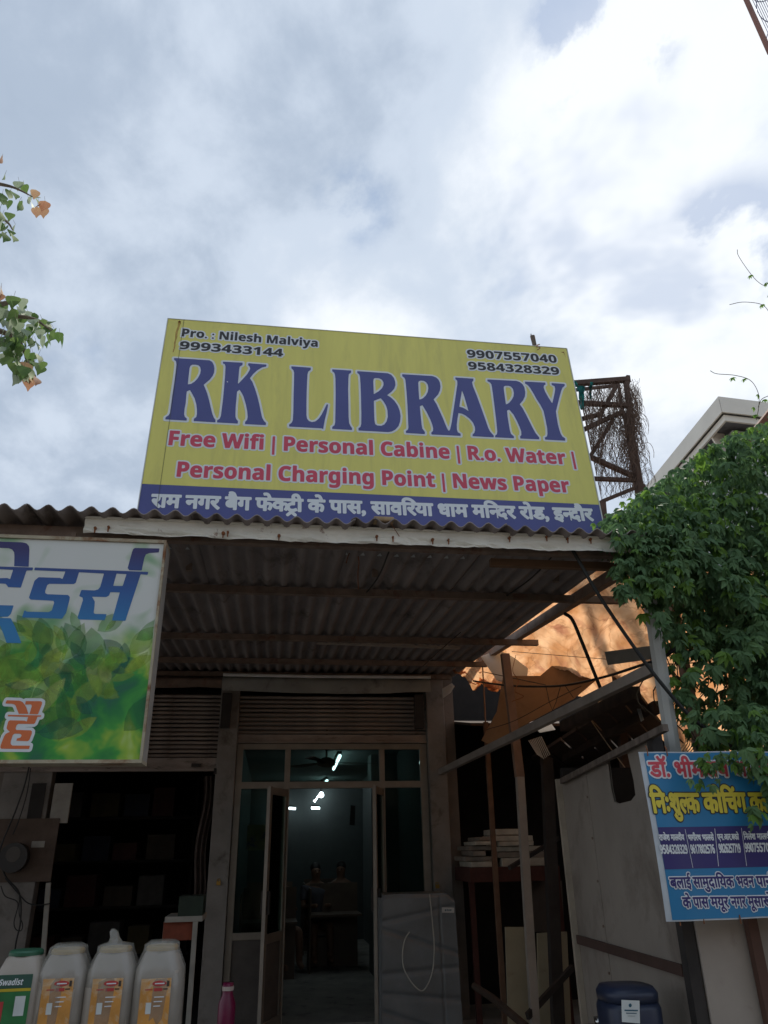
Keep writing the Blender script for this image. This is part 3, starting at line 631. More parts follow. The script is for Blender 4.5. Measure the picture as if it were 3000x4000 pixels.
def fmix(f, a, b):
    n = ft.nodes.new('ShaderNodeMix'); n.data_type = 'RGBA'; ft.links.new(f, n.inputs[0]); ft.links.new(a, n.inputs[6]); ft.links.new(b, n.inputs[7]); return n.outputs[2]
def fmath(op, a, b, clamp=False):
    n = ft.nodes.new('ShaderNodeMath'); n.operation = op; n.use_clamp = clamp
    for i, v in enumerate((a, b)):
        if isinstance(v, (int, float)): n.inputs[i].default_value = v
        else: ft.links.new(v, n.inputs[i])
    return n.outputs[0]
sxyz = ft.nodes.new('ShaderNodeSeparateXYZ'); ft.links.new(tcn.outputs['Object'], sxyz.inputs[0])
leafc = frp(fn_noise(5.0, 3.0, 0.5, (2, 1, 0), (1.0, 1.0, 1)), [(0.22, (0.018, 0.09, 0.095)), (0.40, (0.012, 0.20, 0.05)), (0.52, (0.05, 0.33, 0.045)), (0.62, (0.32, 0.50, 0.05)), (0.76, (0.60, 0.72, 0.38))])
topc = frp(fn_noise(3.2, 2.0, 0.6, (5, 3, 0)), [(0.30, (0.05, 0.26, 0.13)), (0.42, (0.36, 0.50, 0.34)), (0.50, (0.66, 0.68, 0.66)), (1.0, (0.70, 0.70, 0.70))])
w_ = fmath('ADD', fmath('MULTIPLY', fn_noise(4.0, 3.0, 0.3, (1, 8, 0)), 0.5), fmath('SUBTRACT', sxyz.outputs[1], 0.80), False)
wr = ft.nodes.new('ShaderNodeMapRange'); wr.inputs[1].default_value = -0.10; wr.inputs[2].default_value = 0.12; ft.links.new(w_, wr.inputs[0])
col_ = fmix(wr.outputs[0], leafc, topc)
ft.links.new(col_, fb.inputs['Base Color'])
part('face', prism([(tx0_, ty0_, 0), (tx1_, ty0_, 0), (tx1_, ty1_, 0), (tx0_, ty1_, 0)], (0, 0, 0.001)), fm, TS, local=True, label='printed leafy face')
r12 = random.Random(8)
lc = [(0.10, 0.38, 0.05), (0.26, 0.50, 0.05), (0.42, 0.58, 0.07), (0.55, 0.66, 0.20), (0.03, 0.22, 0.07), (0.02, 0.15, 0.12), (0.34, 0.55, 0.08)]
for k in range(110):
    cx_ = r12.uniform(tx0_ * 0.55, tx1_ - 0.08); cy_ = ty0_ + 0.04 + 0.58 * r12.random(); L_ = r12.uniform(0.09, 0.24) * (1.15 - (cy_ - ty0_) * .5); an = r12.uniform(0.15, pi - 0.15); w_ = L_ * r12.uniform(.16, .30); bend = r12.uniform(-.3, .3) * L_
    P_ = []
    for t_ in list(np.linspace(0, 1, 7)): P_.append((t_ * L_, w_ * sin(pi * t_) ** .8 + bend * t_ * t_))
    for t_ in list(np.linspace(1, 0, 7))[1:-1]: P_.append((t_ * L_, -w_ * sin(pi * t_) ** .8 + bend * t_ * t_))
    P_ = [(min(cx_ + x * cos(an) - y * sin(an), tx1_ - .004), max(ty0_ + .004, cy_ + x * sin(an) + y * cos(an)), 0.00105 + k * 4e-6) for x, y in P_]
    ci = r12.randrange(7); ar = sum(P_[i][0] * P_[(i + 1) % 12][1] - P_[(i + 1) % 12][0] * P_[i][1] for i in range(12))
    part('printed_leaf', (P_, [tuple(range(12)) if ar > 0 else tuple(range(12))[::-1]]), mat('leaf_print_%d' % ci, lc[ci], 0.5, var=0.45, vscale=14, alpha=0.36), TS, local=True)
M_fr = mat('rusty_cream_frame', (0.42, 0.37, 0.27), 0.75, var=0.15, vscale=10, col2=(0.20, 0.075, 0.025), c2lo=0.47, c2hi=0.62, c2scale=5)
M_box = mat('sign_box_side', (0.36, 0.34, 0.31), 0.7, var=0.15, col2=(0.22, 0.15, 0.1))
part('frame_bar', box(tx0_, tx1_ + 0.012, ty0_ - 0.016, ty0_ - 0.0005, -0.15, 0.012), M_fr, TS, local=True, label='rusty bottom frame bar')
part('frame_bar', box(tx0_, tx1_ + 0.012, ty1_ + 0.0005, ty1_ + 0.018, -0.15, 0.012), M_fr, TS, local=True, label='top frame bar')
part('frame_bar', box(tx1_ + 0.0005, tx1_ + 0.013, ty0_, ty1_, -0.01, 0.012), M_fr, TS, local=True, label='right frame bar')
part('box_side', box(tx1_ + 0.0005, tx1_ + 0.011, ty0_, ty1_, -0.15, -0.0105), M_box, TS, local=True)
part('box_back', box(tx0_, tx1_ - 0.002, ty0_, ty1_, -0.15, -0.01), M_box, TS, local=True)
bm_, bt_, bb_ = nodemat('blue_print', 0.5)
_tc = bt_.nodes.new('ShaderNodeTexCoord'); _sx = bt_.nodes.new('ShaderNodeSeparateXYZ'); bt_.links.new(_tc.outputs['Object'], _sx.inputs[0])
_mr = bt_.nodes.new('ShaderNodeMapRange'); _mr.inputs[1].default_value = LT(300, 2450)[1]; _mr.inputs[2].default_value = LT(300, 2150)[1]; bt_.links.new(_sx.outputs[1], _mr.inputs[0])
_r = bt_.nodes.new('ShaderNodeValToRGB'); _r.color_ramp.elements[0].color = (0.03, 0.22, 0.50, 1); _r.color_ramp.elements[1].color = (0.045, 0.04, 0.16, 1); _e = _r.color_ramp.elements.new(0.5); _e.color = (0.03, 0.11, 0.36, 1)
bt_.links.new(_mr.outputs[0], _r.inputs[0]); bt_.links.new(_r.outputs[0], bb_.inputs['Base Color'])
T1 = [[(-900,60),(-500,75),(0,90),(220,98),(262,108),(285,135),(290,170),(283,337),(140,332),(143,230),(140,195),(120,168),(85,155),(0,152),(-900,140)],
 [(-900,305),(0,335),(327,345),(320,373),(262,375),(205,543),(80,538),(70,520),(55,505),(0,502),(-250,495),(-250,443),(0,450),(75,448),(100,460),(130,368),(0,362),(-900,330)],
 [(-180,710),(136,718),(108,800),(80,828),(0,830),(-180,826)], [(-60,838),(108,843),(150,930),(212,1088),(65,1085),(40,1010),(0,910)],
 [(343,345),(1457,388),(1450,417),(1382,412),(1232,868),(1100,865),(1177,590),(1085,587),(1072,620),(1045,635),(905,632),(932,680),(930,720),(920,790),(935,800),(1048,803),(1028,862),(775,855),(762,835),(815,665),(812,640),(778,627),(800,565),(930,570),(965,560),(985,535),(1022,405),(777,392),(745,495),(725,508),(485,505),(465,518),(445,575),(445,595),(465,607),(670,615),(687,635),(683,665),(650,790),(610,848),(217,835),(242,763),(265,778),(480,783),(510,765),(533,690),(525,672),(300,660),(285,640),(340,475),(380,440),(590,447),(615,458),(643,385),(337,372)],
 [(1145,405),(1243,410),(1205,527),(1112,525)],
 [(1325,153),(1567,158),(1560,197),(1470,203),(1435,215),(1418,250),(1392,375),(1270,372),(1254,350),(1298,190),(1308,165)]]
f1 = poly_field([[tuple(LT(.3978 * x, 2080 + .3978 * y)[:2]) for x, y in lp] for lp in T1], 0.003, 0.01)
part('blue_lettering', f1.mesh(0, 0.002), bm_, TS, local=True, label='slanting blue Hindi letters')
T2 = [[(150,308),(430,318),(490,345),(540,405),(575,470),(612,585),(618,603),(410,603),(370,500),(345,430),(310,395),(260,385),(120,378)],
 [(560,325),(880,328),(915,350),(908,400),(825,612),(637,607),(690,440),(685,410),(665,397),(545,402)],
 [(180,622),(895,635),(890,662),(815,665),(760,800),(735,820),(400,818),(360,850),(340,920),(355,950),(670,958),(695,985),(690,1030),(640,1160),(610,1190),(355,1183),(375,1130),(440,1118),(470,1075),(460,1045),(430,1030),(320,1030),(280,1060),(235,1200),(235,1255),(270,1285),(650,1290),(632,1360),(30,1355),(10,1325),(15,1290),(90,1090),(130,1030),(220,990),(170,950),(145,910),(180,770),(215,740),(540,748),(580,770),(612,668),(172,655)]]
f2 = poly_field([[tuple(LT(.1808 * x, 2680 + .1808 * y)[:2]) for x, y in lp] for lp in T2], 0.002, 0.02)
M_org = mat('print_orange', (0.70, 0.17, 0.055), 0.5, var=0.04)
part('orange_lettering_outline', f2.mesh(0.0135, 0.002), M_white, TS, local=True); part('orange_lettering', f2.mesh(0, 0.003), M_org, TS, local=True, label='orange Hindi word with a white outline')
for xx in (-0.55, -1.3, -2.2):
    part('hanger', box(xx - 0.012, xx + 0.012, ty1_ + 0.018, ty1_ + 0.075, -0.09, -0.07), M_purlin, TS, local=True)

# ------------------------------------------------------------------ blue banner on the right
yB = 3.55
Mb, LB = plane_frame(QY(2598, 3600, yB), (1, 0, 0), (0, 0, 1))
BN = thing('hindi_banner', 'blue and purple Hindi coaching class banner tied below the creeper', 'banner', mtx=Mb)
def wv(x, y):
    e = max(0, 0.12 - abs(x - 0.12)) / 0.12
    return 0.010 * sin(9 * x + 5 * y) + 0.007 * sin(21 * x - 3 * y + 1) + 0.016 * e * max(0, 1 - y / 0.25)
bTL = LB(2494, 2936); bBL = LB(2604, 3600); bTR = LB(3400, 2942)
H_ = bTL[1]; WB = bTR[0]; xL = (bTL[0] + bBL[0]) / 2
def sheetl(x0, x1, y0, y1, z, nx=40, ny=24, lx=None):
    return grid(lambda u, v: (x0 + (x1 - x0) * u, y0 + (y1 - y0) * v, z + wv(x0 + (x1 - x0) * u, y0 + (y1 - y0) * v)), nx, ny)
M_bl = mat('banner_blue', (0.022, 0.20, 0.42), 0.45, var=0.06, vscale=3); M_pu = mat('banner_purple', (0.035, 0.028, 0.16), 0.45, var=0.06)
M_bred = mat('banner_red', (0.62, 0.07, 0.10), 0.45, var=0.05); M_by = mat('banner_yellow', (0.72, 0.60, 0.06), 0.45, var=0.05)
part('sheet', sheetl(xL, WB, 0.0, H_, -0.001), mat('banner_white', (0.5, 0.55, 0.60), 0.5), BN, True, local=True, label='white bordered vinyl sheet')
part('blue_field', sheetl(xL + 0.026, WB, 0.006, H_ - 0.006, 0.0008), M_bl, BN, True, local=True)
pT, pB = LB(2554, 3232)[1], LB(2579, 3396)[1]
part('purple_band', sheetl(xL + 0.027, WB, pB, pT, 0.0018, 40, 6), M_pu, BN, True, local=True)
def bl(s, pl, pr, cap, nm, mc, mo, fat, ol, lab, bold=False, h=0.0022, extra=0.0, slant=0.0):
    sign_line(BN, LB, s, pl, pr, cap, nm, mc, mo, fat, ol, lab, bold=bold, h=h, z=0.0028, warp=wv, extra=extra, slant=slant)
bl('डॉ. भीमराव अम/बेडकर', (2543, 3033), (3108, 3031), 55, 'red_lettering', M_bred, M_white, 0.0035, 0.007, 'red Hindi heading')
bl('िनःशुल/क कोिचंग क/लास', (2548, 3174), (3075, 3170), 73, 'yellow_lettering', M_by, M_black, 0.0045, 0.005, 'yellow Hindi words with a black outline')
for s, a, b_, y in (('राजेश मालवीय', 2569, 2673, 3283), ('भागीरथ भालसे', 2690, 2792, 3283), ('एन.आर.बको', 2806, 2888, 3281), ('िनलेश मालवीय', 2908, 3022, 3279)):
    bl(s, (a, y), (b_, y - 1), 22, 'name_lettering', M_white, None, 0.0012, 0, 'small white Hindi name', h=0.0016)
for s, a, b_, y in (('9584328329', 2573, 2687, 3335), ('9617802576', 2701, 2796, 3334), ('9826257719', 2812, 2897, 3331), ('9907557040', 2915, 3028, 3328)):
    bl(s, (a, y), (b_, y - 1), 35, 'phone_lettering', M_white, None, 0.0008, 0, 'white number ' + s, bold=True, h=0.0016)
for (a, b_), (c, d) in (((2677, 3239), (2705, 3390)), ((2794, 3236), (2807, 3384)), ((2896, 3234), (2921, 3383))):
    p, q = LB(a, b_), LB(c, d); vv = [(p[0] - .0012, p[1]), (q[0] - .0012, q[1]), (q[0] + .0012, q[1]), (p[0] + .0012, p[1])]
    part('divider', ([(x, y, 0.003 + wv(x, y)) for x, y in vv], [(0, 1, 2, 3)]), M_white, BN, local=True)
bl('बलाई सामुदाियक भवन पानी', (2612, 3468), (3032, 3462), 40, 'purple_lettering', M_pu, M_white, 0.0018, 0.0042, 'purple Hindi line with a white outline')
bl('के पास मयूर नगर मूसाखेड़ी', (2660, 3545), (3060, 3541), 40, 'purple_lettering', M_pu, M_white, 0.0018, 0.0042, 'lower purple Hindi line with a white outline')
for px, py in ((2524, 2937), (2600, 2938), (2650, 3595), (2742, 3588), (2885, 3588)):
    q = LB(px, py); part('tie', tube([(q[0], q[1] - 0.02, 0.012), (q[0] + 0.004, q[1] + 0.012, 0.006), (q[0] + 0.012, q[1] + 0.03, -0.02)], 0.003, 5), M_rust, BN, local=True)
# ------------------------------------------------------------------ pole, posts and beams of the right side
M_pole = mat('pole_paint', (0.42, 0.42, 0.40), 0.7, var=0.12, vscale=5, col2=(0.24, 0.18, 0.14), c2lo=0.6, c2hi=0.75, stretch=(1, 1, 0.3))
pt, pb = QY(2523, 2230, 3.95), QY(2785, 3990, 3.95); pxm = (pt[0] + pb[0]) / 2
poly = [(pt[0] + 0.045 * cos(a), 3.95 + 0.045 * sin(a)) for a in [radians(22.5 + 45 * k) for k in range(8)]]
top('iron_pole', prism([(x, y, 0.0) for x, y in poly], (pb[0] - pt[0], 0, 3.35)) if False else tube([(pb[0], 3.95, 0.0), (pt[0], 3.95, float(pt[2]) + 0.25)], 0.043, 8), M_pole, 'pale grey eight sided pole rising behind the blue banner into the creeper', 'pole')
a, b = QY(1972, 2555, 6.8), QY(2085, 3985, 6.8)
wp = thing('canopy_post', 'slim white post standing under the right edge beam of the canopy', 'post', (b[0], 6.8, 0))
jn = QY(2030, 3035, 6.8); d_ = b - a; sl = d_ / d_[2]; foot = b - sl * b[2]
part('upper_post', beam(a, jn, 0.075, 0.06, (0, 1, 0)), mat('brown_post', (0.26, 0.17, 0.125), 0.8, var=0.2), wp, label='brown upper half of the post')
part('lower_post', beam(jn - np.array((0, 0.002, 0)), foot, 0.068, 0.06, (0, 1, 0)), mat('white_post', (0.36, 0.32, 0.28), 0.7, var=0.12, vscale=8), wp, label='white lower half of the post')
M_gbeam = mat('grey_beam', (0.30, 0.26, 0.23), 0.8, var=0.2, vscale=5)
top('side_rail', beam(QY(2552, 2612, 4.02), QY(1720, 3016, 8.45), 0.05, 0.062), M_gbeam, 'long grey rail running back from the pole to the shop wall below the canopy', 'rail')
M_black = MATS['print_black']
def pipe(pts, r, lab, name='cable', mt=M_wire, cat='cable', n=8, k=8): return top(name, tube(spline(pts, k), r, n), mt, lab, cat)
pipe([QY(2238, 2150, 3.9), QY(2330, 2310, 3.88), QY(2440, 2475, 3.87), QY(2560, 2640, 3.86), QY(2700, 2800, 3.86), QY(2856, 2915, 3.86)], 0.0105, 'thick black cable slanting from the canopy front down behind the banner')
pipe([QY(2205, 2396, 4.9), QY(2235, 2420, 4.92), QY(2270, 2500, 4.95), QY(2310, 2600, 5.0), QY(2346, 2690, 5.05)], 0.013, 'short black pipe dropping from the side beam to the grey rail', 'pipe', cat='pipe')
pipe([QY(1850, 2660, 8.2), QY(1990, 2678, 6.9), QY(2170, 2680, 6.0), QY(2330, 2652, 5.2), QY(2500, 2600, 4.3), QY(2600, 2562, 4.0), QY(2680, 2495, 3.9)], 0.0095, 'black cable sagging from the shop wall across the post to the pole')
pipe([QY(1890, 2625, 7.5), QY(2010, 2650, 7.0), QY(2130, 2675, 6.5)], 0.004, 'thin slack wire above the sagging black cable', 'wire', cat='wire')
pipe([QY(2000, 2545, 6.7), QY(2180, 2560, 6), QY(2370, 2575, 5.2)], 0.0025, 'fine wire strung from the post to the grey board', 'wire', cat='wire')
pipe([QY(1900, 2850, 7.2), QY(2010, 2815, 6.5), QY(2150, 2740, 6.2), QY(2270, 2680, 5.7)], 0.003, 'fine twisted wire crossing the brown plywood sheet', 'wire', cat='wire')
pipe([QY(2133, 2682, 6.0), QY(2158, 2775, 6.0), QY(2190, 2678, 5.9)], 0.003, 'V shaped wire hanging from the black cable', 'wire', cat='wire', k=2)
pipe([QY(2205, 2675, 5.9), QY(2240, 2725, 5.9)], 0.003, 'short stub of wire right of the V shaped one', 'wire', cat='wire', k=2)
pipe([QY(2305, 2810, 5.6), QY(2390, 2930, 5.5), QY(2465, 3030, 5.4)], 0.0035, 'taut pale wire slanting down in front of the grey shed wall', 'wire', cat='wire', mt=mat('pale_wire', (0.35, 0.25, 0.15), 0.5))
pipe([QY(2015, 2560, 6.7), QY(2003, 2620, 6.6), QY(2025, 2660, 6.6), QY(2012, 2700, 6.5), QY(2045, 2720, 6.5), QY(2000, 2740, 6.5)], 0.003, 'tangled dry tendril hanging beside the post', 'tendril', cat='tendril', mt=M_rust)
pipe([QY(1655, 2600, 5.2), QY(1720, 2540, 5.4), QY(1800, 2470, 5.6)], 0.004, 'dark wire looping below the purlins near the right beam', 'wire', cat='wire')
for a_, b_, lb in (((1525, 2140), (1420, 2330), 'left'), ((2170, 2160), (1975, 2330), 'right')):
    p = QP(*a_, (0, YC, cz(YC) - 0.04), np.array((0, -CS, 1.0))); q = QP(*b_, (0, YC, cz(YC) - 0.04), np.array((0, -CS, 1.0)))
    pipe([p, (p + q) / 2 + np.array((0.02, 0, -0.01)), q], 0.005, 'black wire stapled under the corrugated sheets on the %s half' % lb, 'wire', cat='wire')
for p_, lb in (((1360, 2185), 'dangling straw loop under the middle of the canopy'),):
    pipe([QY(1352, 2200, 4.3), QY(1365, 2162, 4.3), QY(1390, 2155, 4.3), QY(1402, 2190, 4.35), QY(1398, 2240, 4.4), QY(1400, 2300, 4.5)], 0.003, lb, 'straw', cat='straw', mt=M_rust)
# leaning boards and sheets
M_ply = mat('plywood', (0.33, 0.20, 0.105), 0.85, var=0.12, vscale=4, col2=(0.20, 0.115, 0.06), c2lo=0.5, c2hi=0.75, c2scale=2, trans=0.18)
def board(name, pts, ys, mt, th, lab, cat):
    P = [QY(px, py, y) for (px, py), y in zip(pts, ys)]
    # force the outline into one plane so that the board is really flat
    c = sum(P) / len(P); A = np.array(P) - c; nrm = np.linalg.svd(A)[2][2]
    P = [QP(px, py, c, nrm) for (px, py) in pts]
    if nrm[1] < 0: nrm = -nrm
    return top(name, prism(P, nrm * th), mt, lab, cat)
board('plywood_sheet', [(1880, 2892), (1940, 2780), (1965, 2640), (2110, 2640), (2243, 2526), (2300, 2560), (2335, 2650), (2240, 2730), (2010, 2852), (1935, 2918)], [7.3, 7.3, 7.25, 7.1, 6.9, 6.8, 6.8, 6.9, 7.1, 7.25], M_ply, 0.012, 'large bent brown plywood sheet lodged behind the canopy post', 'plywood')
board('grey_board', [(2361, 2546), (2545, 2522), (2562, 2572), (2374, 2598)], [5.0, 4.5, 4.5, 5.0], mat('grey_fibre_board', (0.20, 0.185, 0.16), 0.85, var=0.15), 0.03, 'short grey board stuck out beside the pole in front of the tarpaulin', 'board')
M_wsh = mat('white_translucent', (0.72, 0.74, 0.74), 0.5, var=0.05, trans=0.6)
board('white_sheet', [(1878, 2565), (1950, 2535), (2010, 2570), (2062, 2610), (2058, 2672), (1990, 2675), (1940, 2655)], [7.5, 7.5, 7.4, 7.3, 7.3, 7.3, 7.4], M_wsh, 0.006, 'white translucent plastic sheet glowing at the inner corner of the tarpaulin', 'plastic sheet')
board('cream_panel', [(2100, 2852), (2150, 2822), (2170, 2850), (2110, 2862)], [7.6] * 4, M_wsh, 0.01, 'small cream scrap showing under the grey rail', 'scrap')
# orange tarpaulin
tm, tt, tb = nodemat('orange_tarpaulin', 0.75)
tcn = tt.nodes.new('ShaderNodeTexCoord')
def tn(scale, det, dist, st=(1, 1, 1)):
    mp = tt.nodes.new('ShaderNodeMapping'); mp.inputs['Scale'].default_value = st; tt.links.new(tcn.outputs['Object'], mp.inputs[0]); n = tt.nodes.new('ShaderNodeTexNoise')
    n.inputs['Scale'].default_value = scale; n.inputs['Detail'].default_value = det; n.inputs['Distortion'].default_value = dist; tt.links.new(mp.outputs[0], n.inputs['Vector']); return n.outputs['Fac']
r1 = tt.nodes.new('ShaderNodeValToRGB'); r1.color_ramp.elements[0].position = 0.35; r1.color_ramp.elements[0].color = (0.62, 0.29, 0.12, 1); r1.color_ramp.elements[1].position = 0.65; r1.color_ramp.elements[1].color = (0.92, 0.56, 0.31, 1)
tt.links.new(tn(6.0, 6, 0.3, (1, .5, 1)), r1.inputs[0])
r2 = tt.nodes.new('ShaderNodeValToRGB'); r2.color_ramp.elements[0].position = 0.55; r2.color_ramp.elements[0].color = (0, 0, 0, 1); r2.color_ramp.elements[1].position = 0.68; r2.color_ramp.elements[1].color = (1, 1, 1, 1)
tt.links.new(tn(4.0, 8, 0.2, (1, 1, 1)), r2.inputs[0])
mx_ = tt.nodes.new('ShaderNodeMix'); mx_.data_type = 'RGBA'; mx_.inputs[7].default_value = (0.50, 0.22, 0.12, 1); tt.links.new(r2.outputs[0], mx_.inputs[0]); tt.links.new(r1.outputs[0], mx_.inputs[6])
r3 = tt.nodes.new('ShaderNodeValToRGB'); r3.color_ramp.elements[0].position = 0.47; r3.color_ramp.elements[0].color = (1, 1, 1, 1); r3.color_ramp.elements[1].position = 0.53; r3.color_ramp.elements[1].color = (1, 1, 1, 1); _q = r3.color_ramp.elements.new(0.50); _q.color = (0.42, 0.30, 0.24, 1)  # thin dark contour lines: crease shade painted into the colour
tt.links.new(tn(4.0, 5, 0.8, (1, 0.5, 1)), r3.inputs[0]); mz_ = tt.nodes.new('ShaderNodeMix'); mz_.data_type = 'RGBA'; mz_.blend_type = 'MULTIPLY'; mz_.inputs[0].default_value = 0.45; tt.links.new(mx_.outputs[2], mz_.inputs[6]); tt.links.new(r3.outputs[0], mz_.inputs[7]); mx_ = mz_
tt.links.new(mx_.outputs[2], tb.inputs['Base Color'])
tl = tt.nodes.new('ShaderNodeBsdfTranslucent'); tt.links.new(mx_.outputs[2], tl.inputs[0]); ms_ = tt.nodes.new('ShaderNodeMixShader'); ms_.inputs[0].default_value = 0.62
tt.links.new(tb.outputs[0], ms_.inputs[1]); tt.links.new(tl.outputs[0], ms_.inputs[2]); tt.links.new(ms_.outputs[0], tt.nodes['Material Output'].inputs[0])
c1 = [QY(1690, 2570, 8.5), QY(1800, 2520, 7.9), QY(2030, 2370, 6.4), QY(2200, 2240, 5.5), QY(2420, 2090, 4.7), QY(2800, 2200, 4.45), QY(3150, 2300, 4.4)]
c2 = [QY(1940, 2620, 8.0), QY(2110, 2625, 7.9), QY(2250, 2660, 7.7), QY(2425, 2765, 7.3), QY(2600, 2880, 6.6), QY(2830, 2960, 6.0), QY(3150, 3010, 5.6)]
s1_, s2_ = spline(c1, 12), spline(c2, 12); n_ = len(s1_) - 1
def tarpfn(u, v):
    k = u * n_; i = min(int(k), n_ - 1); t = k - i; a = s1_[i] * (1 - t) + s1_[i + 1] * t; b = s2_[i] * (1 - t) + s2_[i + 1] * t
    p = a * (1 - v) + b * v; sag = 0.05 * sin(pi * v) * (1 + 0.5 * sin(u * 9)); w = 0.13 * nz(u * 5, v * 2.2, 0.3) + 0.20 * abs(nz(u * 8 + 4 * v, v * 3, 5)) + 0.10 * abs(nz(u * 22 - 12 * v, v * 5, 1)) + 0.035 * abs(nz(u * 50 + 20 * v, v * 12, 2))
    if u > 0.6: w += 0.022 * sin(150 * u + 9 * v + 5 * nz(u * 8, v * 5)) * min(1, (u - 0.6) * 6) * v
    return p + np.array((0, 0.25, -1)) * (sag + w)
top('orange_tarpaulin', grid(tarpfn, 260, 90), tm, 'orange brown tarpaulin glowing with sunlight on the right of the canopy', 'tarpaulin', smooth=True)
# bunched strings and ragged plastic behind the pole
for k in range(9):
    u = k / 8
    pipe([QY(2655 + 60 * u, 2840 + 8 * k, 5.4), QY(2680 + 60 * u, 2890 + 6 * k, 5.4), QY(2640 + 90 * u, 2950, 5.4)], 0.004, '%s pale plastic strip hanging behind the pole above the banner' % ['leftmost', 'second', 'third', 'fourth', 'middle', 'sixth', 'seventh', 'eighth', 'rightmost'][k], 'plastic_strip', cat='plastic strip', mt=mat('pale_strip', (0.6, 0.56, 0.42), 0.5, trans=0.4))['group'] = 'pale plastic strips behind the pole'
# neighbour shed on the right
XS = 2.0
SHD = thing('tin_shed', 'grey sheet walled shed right of the library with a dark opening under its eave', 'shed', (XS, 5.5, 0))
M_shed = mat('grey_shed_sheet', (0.30, 0.262, 0.225), 0.7, var=0.16, vscale=2.0, col2=(0.14, 0.11, 0.09), c2lo=0.50, c2hi=0.72, c2scale=1.8, bump=0.8, bscale=3.5, stretch=(1, 1, 0.6))
yfar = float(QX(2240, 3500, XS)[1]); ynear = float(QX(2672, 3700, XS)[1])
def SX(px, py, off=0.0): return QX(px, py, XS + off)
print('shed', yfar, ynear)
z1f, z1n = float(SX(2205, 3040)[2]), float(SX(2600, 2850)[2])
hole = [(2375, 2972), (2450, 2940), (2475, 3050), (2482, 3105), (2465, 3128), (2415, 3140), (2400, 3132), (2388, 3080)]
ho = [SX(*p) for p in hole]
def shed_sheet():
    bm = bmesh.new(); out_ = [(XS, yfar, 0.0), (XS, ynear, 0.0), (XS, ynear, z1n), (XS, yfar, z1f)]
    vo = [bm.verts.new(p) for p in out_]; vh = [bm.verts.new(p) for p in ho]
    eo = [bm.edges.new((vo[i], vo[(i + 1) % 4])) for i in range(4)]; eh = [bm.edges.new((vh[i], vh[(i + 1) % len(vh)])) for i in range(len(vh))]
    bmesh.ops.triangle_fill(bm, edges=eo + eh, use_beauty=True, use_dissolve=False)
    bm.verts.index_update(); v = [tuple(x.co) for x in bm.verts]; f = [tuple(x.index for x in q.verts) for q in bm.faces]; bm.free()
    k = len(v); return v + [(a + 0.012, b, c) for a, b, c in v], f + [tuple(i + k for i in q)[::-1] for q in f]
part('side_wall', shed_sheet(), M_shed, SHD)
part('corner_strip', beam((XS - 0.012, yfar, 0.0), (XS - 0.012, yfar, z1f), 0.05, 0.03, (0, 1, 0)), mat('pale_angle', (0.40, 0.34, 0.27), 0.7, var=0.2), SHD)
part('roof_pole', beam(SX(2195, 3052, -0.03), SX(2600, 2842, -0.03), 0.03, 0.035), MATS['grey_timber'], SHD)
part('seam_strip', beam(SX(2252, 3668, -0.012), SX(2668, 3792, -0.012), 0.012, 0.05), mat('brown_seam', (0.08, 0.045, 0.035), 0.9), SHD)
part('corner_post', box(XS - 0.03, XS + 0.03, ynear - 0.07, ynear - 0.01, 0, z1n), M_dark, SHD)
yy2 = ynear - 0.08
xr_ = [float(QY(px, 3800, yy2)[0]) for px in (2690, 2950)]
zfw = float(QY(2750, 2975, yy2)[2])
part('front_wall', box(XS + 0.035, XS + 1.8, yy2, yy2 + 0.012, 0, zfw), mat('pale_front_sheet', (0.36, 0.315, 0.275), 0.75, var=0.1, vscale=3, col2=(0.22, 0.17, 0.14), c2lo=0.6, c2hi=0.8), SHD)
pp = QY(2960, 3700, yy2 - 0.03); part('front_post', beam((pp[0], yy2 - 0.03, 0), (pp[0] - 0.02, yy2 - 0.03, zfw), 0.05, 0.04, (0, 1, 0)), mat('brown_paint_post', (0.10, 0.05, 0.035), 0.8), SHD)
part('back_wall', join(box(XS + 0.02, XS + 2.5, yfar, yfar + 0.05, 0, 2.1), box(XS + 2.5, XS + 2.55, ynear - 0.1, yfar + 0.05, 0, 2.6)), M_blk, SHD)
for px_ in (2345,):
    q_ = SX(px_, 3500, -0.004); part('sheet_joint', box(XS - 0.006, XS - 0.0005, q_[1] - 0.012, q_[1] + 0.012, 0, z1f + (z1n - z1f) * (q_[1] - yfar) / (ynear - yfar) - 0.01), M_shed, SHD)
    for k in range(9): part('rivet', tube([(XS - 0.012, q_[1], .2 + k * .24), (XS - 0.006, q_[1], .2 + k * .24)], .008, 6), M_purlin, SHD)
# dark timber eave over the shed
M_tim = mat('dark_timber', (0.05, 0.032, 0.022), 0.9, var=0.4, vscale=8, stretch=(0.3, 1, 1))
rf = [(2190, 3042), (2050, 2990), (2060, 2880), (2200, 2835), (2425, 2748), (2480, 2712), (2590, 2845)]
def eave(name, pts, z, th, lab, mt=M_tim): return part(name, prism([QZ(px, py, z) for px, py in pts], (0, 0, th)), mt, SHD, label=lab)
_L = lambda t: (2190 + (2600 - 2190) * t, 3046 + (2846 - 3046) * t); _U = lambda t: (2075 + (2490 - 2075) * t, 2965 + (2702 - 2965) * t)
for k in range(7):
    t0, t1 = k / 7 + .006, (k + 1) / 7 - .006
    part('eave_board', prism([QZ(*_L(t0), 2.52), QZ(*_U(t0), 2.52 + .01 * (k % 2)), QZ(*_U(t1), 2.52 + .01 * (k % 2)), QZ(*_L(t1), 2.52)], (0, 0, .03)), M_tim, SHD)
for k, (a_, b_) in enumerate((((2200, 2838), (2485, 2705)), ((2205, 2960), (2570, 2760)))):
    part('rafter', beam(QZ(*a_, 2.50), QZ(*b_, 2.50), 0.06, 0.08), M_tim, SHD)
